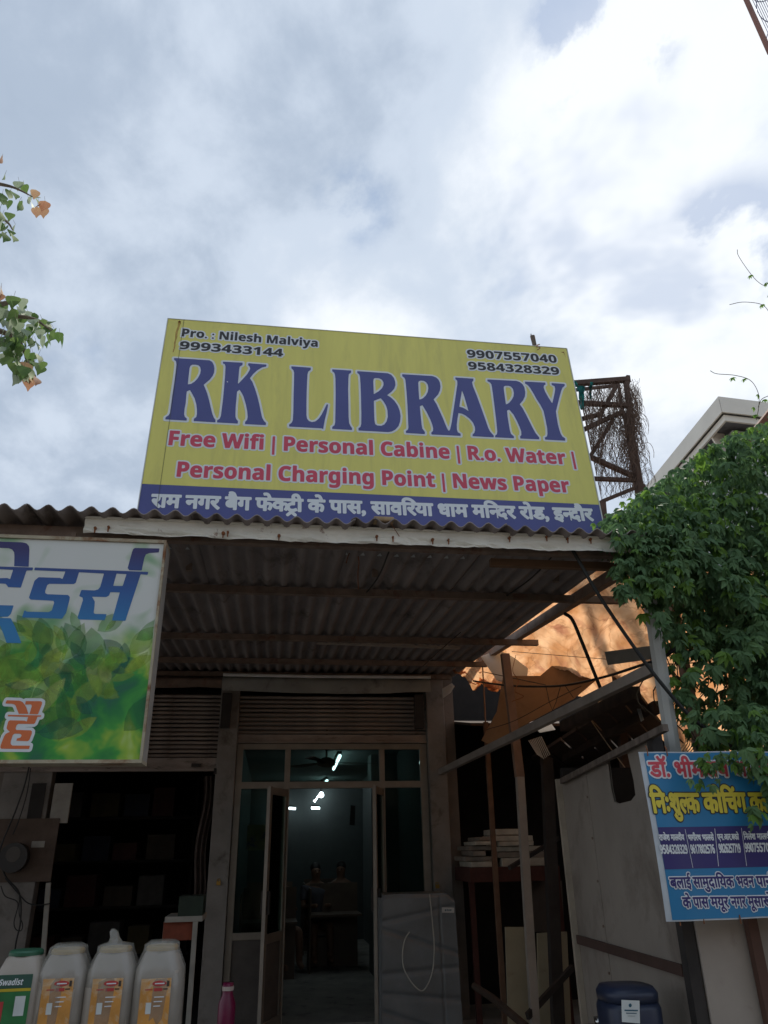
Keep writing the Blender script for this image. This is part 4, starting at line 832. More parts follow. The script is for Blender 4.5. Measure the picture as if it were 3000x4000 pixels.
part('bright_gap', prism([QY(x, y, 5.3) for x, y in ((2486, 2722), (2500, 2760), (2516, 2812), (2506, 2818), (2492, 2775))], (0, 0.01, 0)), mat('bright_gap_white', (0.75, 0.78, 0.78), 0.5, trans=0.5), SHD, label='narrow white sliver standing for a bright gap under the eave')  # white translucent sliver put in for daylight showing through a gap
# dark alley behind: black backdrop walls and a roof added to keep it dark
AL = thing('alley_backdrop', 'near-black backdrop closing the shaded alley behind the stack of planks', 'wall', (2.8, 9.6, 0))
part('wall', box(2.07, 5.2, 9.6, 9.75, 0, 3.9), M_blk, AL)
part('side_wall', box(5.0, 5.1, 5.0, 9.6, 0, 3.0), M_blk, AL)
part('shade_roof', prism([(2.07, 7.9, 2.78), (5.1, 7.9, 2.78), (5.1, 9.75, 3.1), (2.07, 9.75, 3.1)], (0, 0, 0.03)), M_tim, AL)  # roof added over the alley to keep it dark
# posts and shelf with planks
def X2(px, py, y): return float(QY(px, py, y)[0])
ap, bp_ = QY(1907, 2960, 7.6), QY(1938, 3440, 7.6)
top('thin_brown_post', beam(ap + np.array((0, 0, 0.35)), bp_ - (bp_ - ap) * (0.0 - bp_[2]) / (ap[2] - bp_[2]) * -1 if False else QY(1985, 4180, 7.6) * np.array((1, 1, 0)), 0.045, 0.04, (0, 1, 0)), mat('rust_post', (0.16, 0.09, 0.055), 0.85, var=0.3), 'thin rusty post left of the white canopy post', 'post')
SH = thing('plank_shelf', 'dark red timber shelf frame holding the stack of planks', 'shelf', (2.2, 8.1, 0))
sz = float(QY(2000, 3385, 7.9)[2])
part('shelf_board', box(X2(1830, 3385, 7.9), X2(2178, 3385, 7.9), 7.85, 8.5, sz - 0.13, sz - 0.002), mat('dark_red_timber', (0.07, 0.022, 0.016), 0.85, var=0.3), SH)
for px in (1838, 2170): part('leg', beam((X2(px, 3400, 7.95), 7.95, 0), (X2(px, 3400, 7.95), 7.95, sz - 0.131), 0.05, 0.05, (0, 1, 0)), MATS['dark_red_timber'], SH)
rn = random.Random(3)
labs = ['thick white', 'long pale', 'short grey', 'warped grey', 'broken pale', 'thin brown', 'chipped white', 'narrow grey', 'splintered pale', 'small cream', 'dusty brown', 'flat topmost white']
zc = sz
pl = [(1962, 2160, .075), (1840, 1935, .05), (1948, 2165, .05), (1820, 1945, .04), (1945, 2140, .045), (1850, 1900, .045), (1955, 2095, .04), (1835, 1940, .04), (1945, 2090, .05), (1860, 1935, .035), (1880, 1945, .035), (1948, 2040, .055)]
zz_ = {0: sz, 1: sz}
for i, (a_, b_, t) in enumerate(pl):
    s_ = 0 if a_ > 1943 else 1; z_ = zz_[s_]; zz_[s_] += t + 0.006
    y_ = 7.9 + 0.1 * rn.random()
    x0_, x1_ = X2(a_, 3380, y_), X2(b_, 3380, y_)
    v, f = box(x0_, x1_, y_, y_ + 0.5, z_, z_ + t)
    v = [(x + 0.015 * nz(x * 9, z * 9, i), y, z + 0.006 * nz(x * 4, i)) for x, y, z in v]
    c = (0.50, 0.46, 0.38) if 'white' in labs[i] or 'pale' in labs[i] or 'cream' in labs[i] else (0.26, 0.22, 0.18)
    top('plank', (v, f), mat('plank_' + ('pale' if c[0] > .4 else 'grey'), c, 0.8, var=0.25, vscale=9), '%s plank, %s of the %s stack on the dark shelf' % (labs[i], ['lowest', 'second from bottom', 'third from bottom', 'third from top', 'second from top', 'topmost'][(sum(1 for q in pl[:i] if (q[0] > 1943) == (a_ > 1943)))], 'right' if s_ == 0 else 'left'), 'plank', 'planks stacked on the shelf', bev=0.004)
M_bei = mat('beige_panel', (0.36, 0.32, 0.22), 0.8, var=0.1, vscale=4, col2=(0.24, 0.2, 0.14), c2lo=0.6, c2hi=0.8)
def quadboard(name, pts, y, mt, th, lab, cat): return top(name, prism([QY(*p, y) for p in pts], (0, th, 0)), mt, lab, cat)
quadboard('beige_panel', [(1975, 3622), (2077, 3622), (2100, 4030), (1988, 4030)], 7.5, M_bei, 0.03, 'left beige board leaning behind the white canopy post', 'board')
quadboard('beige_panel', [(2100, 3646), (2215, 3640), (2232, 4010), (2108, 4025)], 7.4, M_bei, 0.03, 'right beige board leaning by the shed corner', 'board')
quadboard('brown_panel', [(2040, 3430), (2195, 3440), (2205, 3640), (2070, 3640)], 8.3, mat('dark_brown_panel', (0.10, 0.075, 0.06), 0.85), 0.03, 'dark brown board under the plank shelf', 'board')
top('fallen_pole', tube([QY(1850, 3850, 6.9), QY(1925, 3900, 6.7), QY(2055, 4010, 6.4)], [0.025, 0.03, 0.03], 8), M_tim, 'thick grey log lying aslant at the foot of the white post', 'log')
top('cross_brace', beam(QY(2060, 3970, 6.75), QY(2235, 3780, 7.2), 0.03, 0.05), M_dark, 'dark brace slanting from the white post towards the shed corner', 'brace')
top('shelf_brace', beam(QY(1990, 3390, 7.3), QY(2180, 3275, 7.8), 0.03, 0.035), M_dark, 'dark brace slanting in front of the plank stack', 'brace')
top('dark_post', beam(QY(2135, 2960, 7.2), QY(2190, 4180, 7.2) * np.array((1, 1, 0)), 0.10, 0.08, (0, 1, 0)), M_dark, 'dark timber post left of the grey shed corner', 'post')
for k, (a_, b_) in enumerate(((1975, 2890), (2035, 2860))):
    pass
# shredded white netting and bottle cluster hanging in the dark corner
for k in range(9):
    x_ = 2065 + k * 6
    top('net_strand', tube([QY(x_, 2892 - k * 2, 7.0), QY(x_ + 35, 2965 - abs(k - 4) * 4, 7.0)], 0.004, 4), M_wsh, '%s white strand of torn netting below the grey rail' % ['leftmost', 'second', 'third', 'fourth', 'middle', 'sixth', 'seventh', 'eighth', 'rightmost'][k], 'netting', 'torn netting strands below the rail')
top('white_rag', prism([QY(x, y, 8.3) for x, y in ((1728, 2690), (1765, 2668), (1776, 2680), (1762, 2705), (1730, 2728))], (0, 0.02, 0)), M_wsh, 'white plastic rag tied at the top of the right pillar', 'rag')
top('thin_conduit', tube(spline([QY(1885, 2605, 7.9), QY(1893, 2750, 7.9), QY(1902, 2960, 7.9)], 6), 0.008, 6), mat('rust_conduit', (0.25, 0.14, 0.08), 0.7), 'thin rusty conduit hanging left of the brown plywood', 'conduit')

# water dispenser jar in front of the shed
wyy = 3.98
WD = thing('water_camper', 'dark blue insulated water jar with a white paper label beside the grey shed wall', 'water jar', (float(QY(2460, 3990, 3.98)[0]), 3.98, 0.0))
wx = float(QY(2462, 3990, wyy)[0]); ztop = float(QY(2440, 3842, wyy)[2])
M_wdb = mat('navy_plastic', (0.018, 0.026, 0.055), 0.4, var=0.2)
part('body', lathe(wx, wyy, [(0.10, ztop - 0.45), (0.132, ztop - 0.43), (0.137, ztop - 0.09), (0.127, ztop - 0.065)], 28, 3.0), M_wdb, WD, True)
part('lid', lathe(wx, wyy, [(0.130, ztop - 0.064), (0.132, ztop - 0.028), (0.115, ztop - 0.005), (0.02, ztop)], 28, 3.0), M_wdb, WD, True)
lb_ = QY(2462, 3905, wyy - 0.185)
part('paper_label', prism([QY(x, y, wyy - 0.140) for x, y in ((2428, 3906), (2498, 3909), (2500, 3998), (2430, 3992))], (0, 0.002, 0)), mat('label_paper', (0.62, 0.66, 0.66), 0.7), WD)
dp = [QY(2462 + 6 * sin(t) * (1 if cos(t) < .5 else .5), 3927 - 8 * cos(t), wyy - 0.142) for t in np.linspace(0, 2 * pi, 11)[:-1]]
part('drop_mark', prism(dp, (0, 0.0012, 0)), mat('teal_print', (0.02, 0.10, 0.16), 0.6), WD)
for k in range(3): part('print_line', prism([QY(x, y, wyy - 0.1415) for x, y in ((2440 + 6 * k, 3944 + 12 * k), (2492 - 5 * k, 3945 + 12 * k), (2492 - 5 * k, 3950 + 12 * k - k * 2), (2440 + 6 * k, 3949 + 12 * k - k * 2))], (0, 0.001, 0)), MATS['teal_print'], WD)
part('tap', tube([(wx, wyy - 0.13, ztop - 0.38), (wx, wyy - 0.18, ztop - 0.38), (wx, wyy - 0.185, ztop - 0.41)], 0.012, 8), M_wdb, WD)
top('stool', join(box(wx - 0.17, wx + 0.17, wyy - 0.17, wyy + 0.17, ztop - 0.50, ztop - 0.452), *[box(wx + a * 0.15 - 0.02, wx + a * 0.15 + 0.02, wyy + b * 0.15 - 0.02, wyy + b * 0.15 + 0.02, 0, ztop - 0.501) for a in (-1, 1) for b in (-1, 1)]), M_tim, 'dark wooden stool under the water jar', 'stool')
top('steel_tumbler', lathe(float(QY(2342, 3990, 4.3)[0]), 4.3, [(0.022, float(QY(2342, 4010, 4.3)[2])), (0.028, float(QY(2342, 3972, 4.3)[2])), (0.025, float(QY(2342, 3973, 4.3)[2]))], 14), mat('steel', (0.6, 0.6, 0.6), 0.25, metal=1.0), 'shiny steel tumbler left of the water jar', 'tumbler', smooth=True)
top('tumbler_shelf', box(float(QY(2342, 3990, 4.3)[0]) - 0.08, float(QY(2342, 3990, 4.3)[0]) + 0.08, 4.24, 4.38, 0.0, float(QY(2342, 4010, 4.3)[2]) - .001), M_tim, 'narrow dark stand holding the steel tumbler', 'stand')
top('blue_tape_roll', join(box(float(QY(2678, 3700, 4.2)[0]), float(QY(2700, 3700, 4.2)[0]), 4.18, 4.2, float(QY(2690, 3770, 4.2)[2]), float(QY(2690, 3722, 4.2)[2]))), mat('blue_tape', (0.06, 0.14, 0.40), 0.5), 'blue and white sticker strip on the corner post below the banner', 'sticker')
# ------------------------------------------------------------------ hoarding tower with dry vines behind the sign
yW = 6.6
TW = thing('hoarding_tower', 'rusty steel lattice tower draped in dry vines right of the library sign', 'tower', (4.5, yW, 0))
def zp(x, y, yy=yW): return QY(2200 + .4972 * x, 1400 + .4972 * y, yy)
M_tow = mat('tower_steel', (0.085, 0.055, 0.045), 0.9, var=0.3, vscale=10)
mem = [((60, 200), (515, 165), 40, yW), ((60, 252), (430, 212), 22, yW + .3), ((505, 140), (512, 190), 30, yW), ((492, 180), (545, 560), 34, yW), ((500, 440), (600, 1000), 46, yW), ((432, 190), (478, 470), 18, yW + .3), ((485, 440), (575, 1000), 30, yW + .3),
       ((412, 225), (345, 350), 34, yW + .3), ((345, 350), (290, 440), 30, yW + .3), ((290, 440), (130, 480), 30, yW + .3), ((100, 350), (545, 372), 34, yW), ((475, 415), (150, 565), 32, yW), ((392, 480), (212, 770), 30, yW + .02), ((212, 775), (560, 930), 34, yW + .02), ((230, 945), (560, 958), 30, yW), ((560, 1020), (300, 1125), 26, yW)]
for i, (a_, b_, w, yy) in enumerate(mem):
    p, q = zp(*a_, yy), zp(*b_, yy); wd = w * .4972 * np.linalg.norm(p - CAMP) / FPX
    part('strut', beam(p, q, wd * 0.9, wd, (0, 1, 0)), M_tow, TW)
lg = zp(600, 1000); part('leg', beam(lg, (lg[0] + 0.02, yW, 0), 0.09, 0.09, (0, 1, 0)), M_tow, TW)
lg2 = zp(300, 1130); part('leg', beam(lg2, (lg2[0] - 0.3, yW, 0), 0.07, 0.07, (0, 1, 0)), M_tow, TW)
VN = thing('dry_vine', 'tangle of brown dry creeper stems hanging over the steel tower', 'vine', (4.4, yW, 0))
r5 = random.Random(11); vt = []
def inside_x(y):   # left and right limits of the draped part, in tower tracing units
    l = 110 + 0.21 * (y - 170); r = 540 + 0.15 * (y - 200); return max(l, 90), r
for k in range(900):
    x = r5.uniform(95, 590); y = r5.choice([175, 240, 355, 430, 500, 640, 800]) + r5.uniform(-20, 60); Lh = r5.uniform(120, 420)
    if r5.random() < .16: x = r5.uniform(490, 600); y = r5.uniform(200, 800)
    yy = yW - 0.05 + r5.uniform(-.12, .42); P = []; dx = 0.0
    n = 9; ph = r5.uniform(0, 6.3)
    for j in range(n):
        t = j / (n - 1); Y_ = y + Lh * t; dx += r5.uniform(-26, 26)
        l, r = inside_x(Y_); X_ = min(max(x + dx + 8 * sin(ph + t * 9), l - 5), r + 40 + 30 * sin(ph))
        if Y_ > 1130: break
        P.append(zp(X_, Y_, yy + 0.03 * sin(5 * t + ph)))
    if len(P) > 2: vt.append(tube(P, r5.uniform(0.0014, 0.0032), 3, False))
for k in range(75):   # curls along the right-hand leg and the outer fringe
    y = r5.uniform(190, 960); x = inside_x(y)[1] + r5.uniform(-20, 25); P = []
    a = r5.uniform(0, 6.3); rr = r5.uniform(15, 55)
    for j in range(8):
        t = j / 7; P.append(zp(x + rr * (cos(a + 4 * t) - cos(a)) * .7 + 14 * t, y + rr * 1.4 * (sin(a + 4 * t) - sin(a)) * .8 + 70 * t, yW - 0.1 + 0.1 * sin(k)))
    vt.append(tube(P, r5.uniform(0.0015, 0.003), 3, False))
part('stems', join(*vt), mat('dry_stem', (0.12, 0.08, 0.06), 0.95, var=0.3, vscale=20), VN, kind='stuff')
tcl = thing('teal_cloth', 'torn teal cloth caught on the upper left of the steel tower', 'cloth', tuple(zp(140, 300, yW - .1)))
def clothfn(x0, y0, x1, y1, w0, w1):
    def fn(u, v):
        x = x0 + (x1 - x0) * v; y = y0 + (y1 - y0) * v; w = w0 + (w1 - w0) * v
        return zp(x + (u - .5) * w + 12 * nz(u * 3, v * 5, x0), y + 10 * nz(u * 4, v * 4, 3), yW - 0.12 + 0.07 * nz(u * 6, v * 3, 1))
    return grid(fn, 10, 16)
M_teal = mat('teal_rag', (0.015, 0.16, 0.16), 0.8, var=0.3, vscale=20, trans=0.35)
part('cloth_strip', clothfn(140, 215, 150, 405, 60, 22), M_teal, tcl, True); part('cloth_strip', clothfn(80, 175, 105, 225, 40, 40), M_teal, tcl, True); part('cloth_strip', clothfn(222, 185, 212, 320, 26, 8), M_teal, tcl, True)

# ------------------------------------------------------------------ white roofed building beyond
BL = thing('white_building', 'white building with a boxed metal eave rising behind the creeper', 'building', (8, 9.5, 0))
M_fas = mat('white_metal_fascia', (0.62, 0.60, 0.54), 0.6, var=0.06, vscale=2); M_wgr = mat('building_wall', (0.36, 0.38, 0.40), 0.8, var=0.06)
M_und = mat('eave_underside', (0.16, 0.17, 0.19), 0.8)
yb_ = 9.5; zt_ = float(QY(2808, 1558, yb_)[2])
cA = QY(2808, 1558, yb_); lA = QZ(2520, 1912, zt_); rA = cA + np.array((6, 0.5, 0))
# lower edge of the fascia under the same lines
zl_ = float(QY(2818, 1608, yb_)[2])
def low(p, dz): return np.array((p[0], p[1], p[2] + dz))
dz1 = zl_ - zt_
def wallstrip(a, b, za, zb, th, name, mt, lab=None): 
    nrm = np.cross(b - a, (0, 0, 1.0)); nrm = nrm / np.linalg.norm(nrm)
    return part(name, prism([low(a, za), low(b, za), low(b, zb), low(a, zb)], -nrm * th), mt, BL, label=lab)
dirL = (lA - cA) / np.linalg.norm(lA - cA); dirR = (rA - cA) / np.linalg.norm(rA - cA); inn = (dirL + dirR); inn = inn / np.linalg.norm(inn)
lF = cA + dirL * 14
segs_n = 5
for k in range(segs_n):
    a = cA + dirL * (14 * k / segs_n + 0.004); b = cA + dirL * 14 * (k + 1) / segs_n; part('fascia_panel', prism([low(a, dz1), low(b, dz1), b, a], inn * 0.05), M_fas, BL)
for k in range(3):
    a = cA + dirR * (6 * k / 3 + 0.004); b = cA + dirR * 6 * (k + 1) / 3; part('fascia_panel', prism([a, b, low(b, dz1), low(a, dz1)], inn * 0.05), M_fas, BL)
cI = cA + inn * 0.10; part('soffit_lip', prism([low(cI, dz1 - 0.12), low(cI + dirL * 13.6, dz1 - 0.12), low(cI + dirL * 13.6, dz1 - 0.01), low(cI, dz1 - 0.01)], inn * 0.06), M_fas, BL)
part('soffit_lip', prism([low(cI, dz1 - 0.12), low(cI + dirR * 6, dz1 - 0.12), low(cI + dirR * 6, dz1 - 0.01), low(cI, dz1 - 0.01)], inn * 0.06), M_fas, BL)
cW = cA + inn * 0.55
part('wall', prism([low(cW, -zt_), low(cW + dirR * 8, -zt_), low(cW + dirR * 8, dz1 - 0.1), low(cW, dz1 - 0.1)], dirL * 12), M_wgr, BL)
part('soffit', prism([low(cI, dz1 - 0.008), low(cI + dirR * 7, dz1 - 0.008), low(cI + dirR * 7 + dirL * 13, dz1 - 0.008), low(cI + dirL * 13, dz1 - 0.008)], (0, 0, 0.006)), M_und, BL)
for k in range(13):
    s_ = cW + dirL * (0.25 + k * 0.95) - dirR * 0.002; e_ = s_ - dirR * 0.30
    part('bracket', prism([low(s_, dz1 - 0.02), low(e_, dz1 - 0.02), low(s_, dz1 - 0.75)], dirL * 0.04), M_fas, BL)
for k in range(3):
    s_ = cW + dirR * (0.6 + k * 1.1) - dirL * 0.002; e_ = s_ - dirL * 0.30
    part('bracket', prism([low(s_, dz1 - 0.02), low(e_, dz1 - 0.02), low(s_, dz1 - 0.75)], dirR * 0.04), M_fas, BL)
part('roof', prism([cA, cA + dirR * 7, cA + dirR * 7 + dirL * 14, cA + dirL * 14], (0, 0, 0.05)), M_fas, BL)
top('rusty_frame_bar', beam(QY(2905, 1740, 5.0), QY(3060, 1545, 5.0), 0.05, 0.085, (0, 1, 0)), mat('rust_bar', (0.19, 0.085, 0.055), 0.85, var=0.2), 'rusty red bar slanting over the top of the creeper', 'bar')

# ------------------------------------------------------------------ balcony grille in the upper right corner
yg = 3.1
GR = thing('window_grille', 'blue painted rod grille with scrolls in a brown frame at the upper right corner', 'grille', tuple(QY(2990, 60, yg)))
def zg(x, y, dy=0.0): return QY(2700 + .1808 * x, .1808 * y, yg + dy)
M_gb = mat('grille_blue', (0.03, 0.04, 0.16), 0.5); M_gbr = mat('grille_frame', (0.22, 0.09, 0.06), 0.6)
part('frame_bar', prism([zg(1140, -160), zg(1190, -160), zg(1760, 1100), zg(1700, 1100)], (0, 0.03, 0)), M_gbr, GR)
for k in range(22):
    o_ = k * 52; part('rod', tube([zg(1290 + o_ - 330, -300, .03), zg(1290 + o_ + 620, 1100 + 0, .03)] if False else [zg(1205 + o_, -260, .03), zg(1205 + o_ + 590, 1000, .03)], 0.0022, 5), M_gb, GR)
for cx_, cy_, rr in ((1500, -190, 230), (1790, 120, 380), (2050, 900, 430), (1620, 330, 0)):
    if rr: part('scroll', tube([zg(cx_ + rr * cos(t), cy_ + rr * sin(t), .015) for t in np.linspace(0, 2 * pi, 33)], 0.0032, 5), M_gb, GR)

# the building the grille belongs to, just outside the right edge
gx0 = float(zg(1700, 300)[0]); gz0 = float(zg(1140, -160)[2]); gz1 = float(zg(1760, 1100)[2])
part('frame_bar', beam(zg(1700, 1095, .015), zg(1700, 1095, .015) + np.array((1.6, 0, 0)), .03, .04), M_gbr, GR)
NB = thing('corner_building', 'plain cream building just beyond the right edge carrying the grille', 'building', (gx0 + 2.6, 3.1, 0))
part('wall', box(gx0 + 1.5, gx0 + 4.5, 2.4, 4.0, 0, gz0 + 1.0), MATS['pale_front_sheet'], NB)
part('balcony_slab', box(gx0 + 0.75, gx0 + 1.499, 2.9, 4.0, gz1 - 0.2, gz1 - 0.06), M_conc, NB)
for _p in ((gx0 + 1.5, 2.4, 0), (gx0 + 1.5, 4.0, 3), (gx0 + .75, 2.9, gz1 - .1), (gx0 + .75, 4.0, gz1 - .1), (gx0 + 1.5, 4.0, gz0 + 1)): print('corner', proj(_p))
# ------------------------------------------------------------------ leaves
def leafmesh(name, L, Wd, fold=0.25, droop=0.35, n=5, tip=0.0, heart=False, mt=None):
    v, f = [], []
    for i in range(n + 1):
        t = i / n; w = Wd * (sin(pi * min(1, t ** (0.75 if not heart else 0.6))) ** (0.9 if not heart else 0.75)); 
        if i == 0: w = 0
        if i == n: w = 0
        z = -droop * L * t * t
        v += [(-w, L * t, z + fold * w), (0, L * t, z), (w, L * t, z + fold * w)]
    if tip: v[-3:] = [(0, L * (1 + tip), -droop * L * 1.5)] * 3
    for i in range(n): a = i * 3; f += [(a, a + 1, a + 4, a + 3), (a + 1, a + 2, a + 5, a + 4)]
    return v, f
def xf(vf, m): return [tuple(m @ Vector(p)) for p in vf[0]], vf[1]
def palmate(rr, s):
    out_ = []
    for k, a in enumerate((-72, -36, 0, 36, 72)):
        l = s * (1.0 - 0.0035 * abs(a)) * rr.uniform(0.85, 1.1)
        m = Matrix.Rotation(radians(a + rr.uniform(-8, 8)), 4, 'Z') @ Matrix.Rotation(radians(-rr.uniform(5, 45)), 4, 'X')
        out_.append(xf(leafmesh('l', l, l * 0.20, 0.3, 0.25, 4), m))
    return join(*out_)
def leafmat(name, c, c2, tr=0.35, rough=0.62):
    m_, t_, b_ = nodemat(name, rough); oi = t_.nodes.new('ShaderNodeTexCoord'); n_ = t_.nodes.new('ShaderNodeTexNoise'); n_.inputs['Scale'].default_value = 7; t_.links.new(oi.outputs['Object'], n_.inputs['Vector'])
    ob = t_.nodes.new('ShaderNodeObjectInfo'); ad = t_.nodes.new('ShaderNodeMath'); ad.operation = 'MULTIPLY_ADD'; t_.links.new(ob.outputs['Random'], ad.inputs[0]); ad.inputs[1].default_value = 0.3; t_.links.new(n_.outputs['Fac'], ad.inputs[2])
    r_ = t_.nodes.new('ShaderNodeValToRGB'); r_.color_ramp.elements[0].position = 0.4; r_.color_ramp.elements[0].color = (*c, 1); r_.color_ramp.elements[1].position = 0.85; r_.color_ramp.elements[1].color = (*c2, 1)
    t_.links.new(ad.outputs[0], r_.inputs[0]); t_.links.new(r_.outputs[0], b_.inputs['Base Color']); tl_ = t_.nodes.new('ShaderNodeBsdfTranslucent'); t_.links.new(r_.outputs[0], tl_.inputs[0])
    ms = t_.nodes.new('ShaderNodeMixShader'); ms.inputs[0].default_value = tr; t_.links.new(b_.outputs[0], ms.inputs[1]); t_.links.new(tl_.outputs[0], ms.inputs[2]); t_.links.new(ms.outputs[0], t_.nodes['Material Output'].inputs[0]); return m_
M_leaf = leafmat('creeper_leaf', (0.072, 0.155, 0.062), (0.16, 0.29, 0.11)); M_leafy = leafmat('young_leaf', (0.10, 0.22, 0.03), (0.20, 0.36, 0.06), 0.45)
CRP = thing('green_creeper', 'dense green creeper hanging over the right side of the canopy and above the banner', 'creeper', (2.6, 4.2, 0))
outline = [(2300, 2085), (2380, 2010), (2460, 1970), (2540, 1900), (2610, 1860), (2690, 1800), (2760, 1750), (2850, 1700), (2920, 1690), (3000, 1640), (3100, 1600), (3250, 1600), (3250, 3300), (3060, 3250), (2985, 3060), (2930, 2960), (2860, 2870), (2790, 2900), (2740, 2890), (2680, 2800), (2640, 2700), (2600, 2560), (2560, 2440), (2520, 2330), (2480, 2260), (2440, 2190), (2360, 2140)]
def inpoly(x, y, P):
    c = False; j = len(P) - 1
    for i in range(len(P)):
        if (P[i][1] > y) != (P[j][1] > y) and x < (P[j][0] - P[i][0]) * (y - P[i][1]) / (P[j][1] - P[i][1]) + P[i][0]: c = not c
        j = i
    return c
def dens(x, y):   # looser lower down where the tarpaulin shows through
    if y > 2900: return 0.10 if x < 2900 else 0.28
    if y > 2550: return 0.36 if x < 2850 else 0.8
    if y > 2280 and x < 2700: return 0.5
    return 1.0
r6 = random.Random(5); LV = []
protos = [palmate(r6, 0.080) for _ in range(8)]
def leafpos(px, py, y, sc, young=False, yaw=None):
    p = QY(px, py, y); 
    m = Matrix.Translation(Vector(p)) @ Matrix.Rotation(r6.uniform(-1.1, 1.1) if yaw is None else yaw, 4, 'Z') @ Matrix.Rotation(radians(180), 4, 'Z') @ Matrix.Rotation(radians(-r6.uniform(20, 75)), 4, 'X') @ Matrix.Rotation(r6.uniform(-.5, .5), 4, 'Y') @ Matrix.Scale(sc, 4)
    LV.append((y, m, r6.randrange(8), young))
n_t = 0
while n_t < 4600:
    x, y = r6.uniform(2290, 3250), r6.uniform(1590, 3300)
    if not inpoly(x, y, outline) or r6.random() > dens(x, y): continue
    n_t += 1; depth = 3.82 + 0.85 * r6.random() ** 1.3 + 0.22 * nz(x * .006, y * .006) + (0.12 if y < 1900 else 0)
    if y > 2920: depth = 3.40 + 0.1 * r6.random()
    elif y > 2750: depth = max(3.45, depth - 0.25)
    leafpos(x, y, depth, r6.uniform(0.7, 1.25), r6.random() < 0.10 or (y < 2100 and r6.random() < 0.12))
for k in range(330):   # thick clump over the canopy corner, in front of the pole
    leafpos(r6.uniform(2400, 2700), r6.uniform(2040, 2330) , 3.66 + 0.2 * r6.random(), r6.uniform(0.6, 1.1), r6.random() < .15)
for cx_, y0_, y1_, n_ in ((2790, 2930, 3075, 14), (2740, 2940, 3010, 8), (2905, 2950, 3040, 10), (2850, 2930, 2985, 8), (2960, 3120, 3230, 8), (2720, 3040, 3075, 3)):   # sprays hanging over the top of the banner
    for k in range(n_): leafpos(cx_ + r6.uniform(-28, 28), r6.uniform(y0_, y1_), 3.44 + 0.06 * r6.random(), r6.uniform(0.45, 0.8), r6.random() < .35)
for k in range(150):   # ragged fringe along the outline
    i = r6.randrange(len(outline) - 1); a_, b_ = outline[i], outline[(i + 1) % len(outline)]; t = r6.random()
    x = a_[0] + (b_[0] - a_[0]) * t + r6.uniform(-28, 18); y = a_[1] + (b_[1] - a_[1]) * t + r6.uniform(-22, 22)
    if x < 3100 and y < 3000: leafpos(x, y, 3.85 + 0.4 * r6.random(), r6.uniform(0.5, 1.0), r6.random() < .4)
LV.sort(key=lambda a: a[0] + (0 if proj(a[1].translation)[0] < 3000 and proj(a[1].translation)[1] > 0 else 5))
pm = [mesh('leaf', *p) for p in protos]; pmy = [me.copy() for me in pm]
for me in pm: me.materials.append(M_leaf)
for me in pmy: me.materials.append(M_leafy)
cb = Matrix.Translation(-Vector(CRP.location))
for y, m_, k, yg_ in LV[:290]:
    o = bpy.data.objects.new('leaf', (pmy if yg_ else pm)[k]); COL.objects.link(o); o.parent = CRP; o.matrix_local = cb @ m_
for flag, nm, mt_ in ((False, 'foliage', M_leaf), (True, 'young_foliage', M_leafy)):
    V, Fc, k0 = [], [], 0
    for y, m_, k, yg_ in LV[290:]:
        if yg_ != flag: continue
        A = np.array(protos[k][0]); mm = np.array(m_); A = A @ mm[:3, :3].T + mm[:3, 3]; V += [tuple(p) for p in A]; Fc += [tuple(i + k0 for i in q) for q in protos[k][1]]; k0 += len(A)
    part(nm, (V, Fc), mt_, CRP, kind='stuff')
M_stem = mat('creeper_stem', (0.10, 0.075, 0.05), 0.9)
for k in range(26):
    x = r6.uniform(2500, 3000); y = r6.uniform(1800, 2500); P = [QY(x + r6.uniform(-30, 30) * j, y + j * r6.uniform(60, 110), 4.25 + 0.1 * r6.random()) for j in range(6)]
    part('stem', tube(spline(P, 3), 0.004, 4, False), M_stem, CRP)
# the hidden frame the creeper grows on
top('creeper_frame', join(beam(QY(2560, 2000, 4.9), QY(3300, 1700, 4.9), 0.05, 0.05), beam(QY(2560, 2000, 4.9), (QY(2560, 2000, 4.9)[0], 4.9, 0), 0.06, 0.06, (0, 1, 0))), M_purlin, 'rusty steel frame hidden inside the creeper', 'frame')
for pts in ([(2880, 975 + 0), (2885, 1000), (2925, 1060), (2960, 1100), (2990, 1115), (3010, 1090)], [(2850, 1190), (2900, 1180), (2960, 1185), (2990, 1200), (3010, 1230)], [(2774, 1448), (2800, 1460), (2870, 1466), (2930, 1485), (2960, 1530), (2965, 1580), (2955, 1640)], [(2962, 1590), (2975, 1560), (3005, 1545)]):
    part('tendril', tube(spline([QY(x, y, 4.6) for x, y in pts], 6), 0.0028, 4), M_stem, CRP)
for x, y in ((2990, 1105), (2930, 1075), (2975, 1190), (2905, 1480), (2860, 1475), (2962, 1540), (2945, 1590), (2948, 1620), (2985, 1560), (3005, 1150)):
    o = bpy.data.objects.new('leaf', pmy[r6.randrange(8)]); COL.objects.link(o); o.parent = CRP; q = QY(x, y, 4.6)
    o.matrix_local = cb @ Matrix.Translation(Vector(q)) @ Matrix.Rotation(r6.uniform(2, 4), 4, 'Z') @ Matrix.Rotation(radians(-50), 4, 'X') @ Matrix.Scale(0.55, 4)

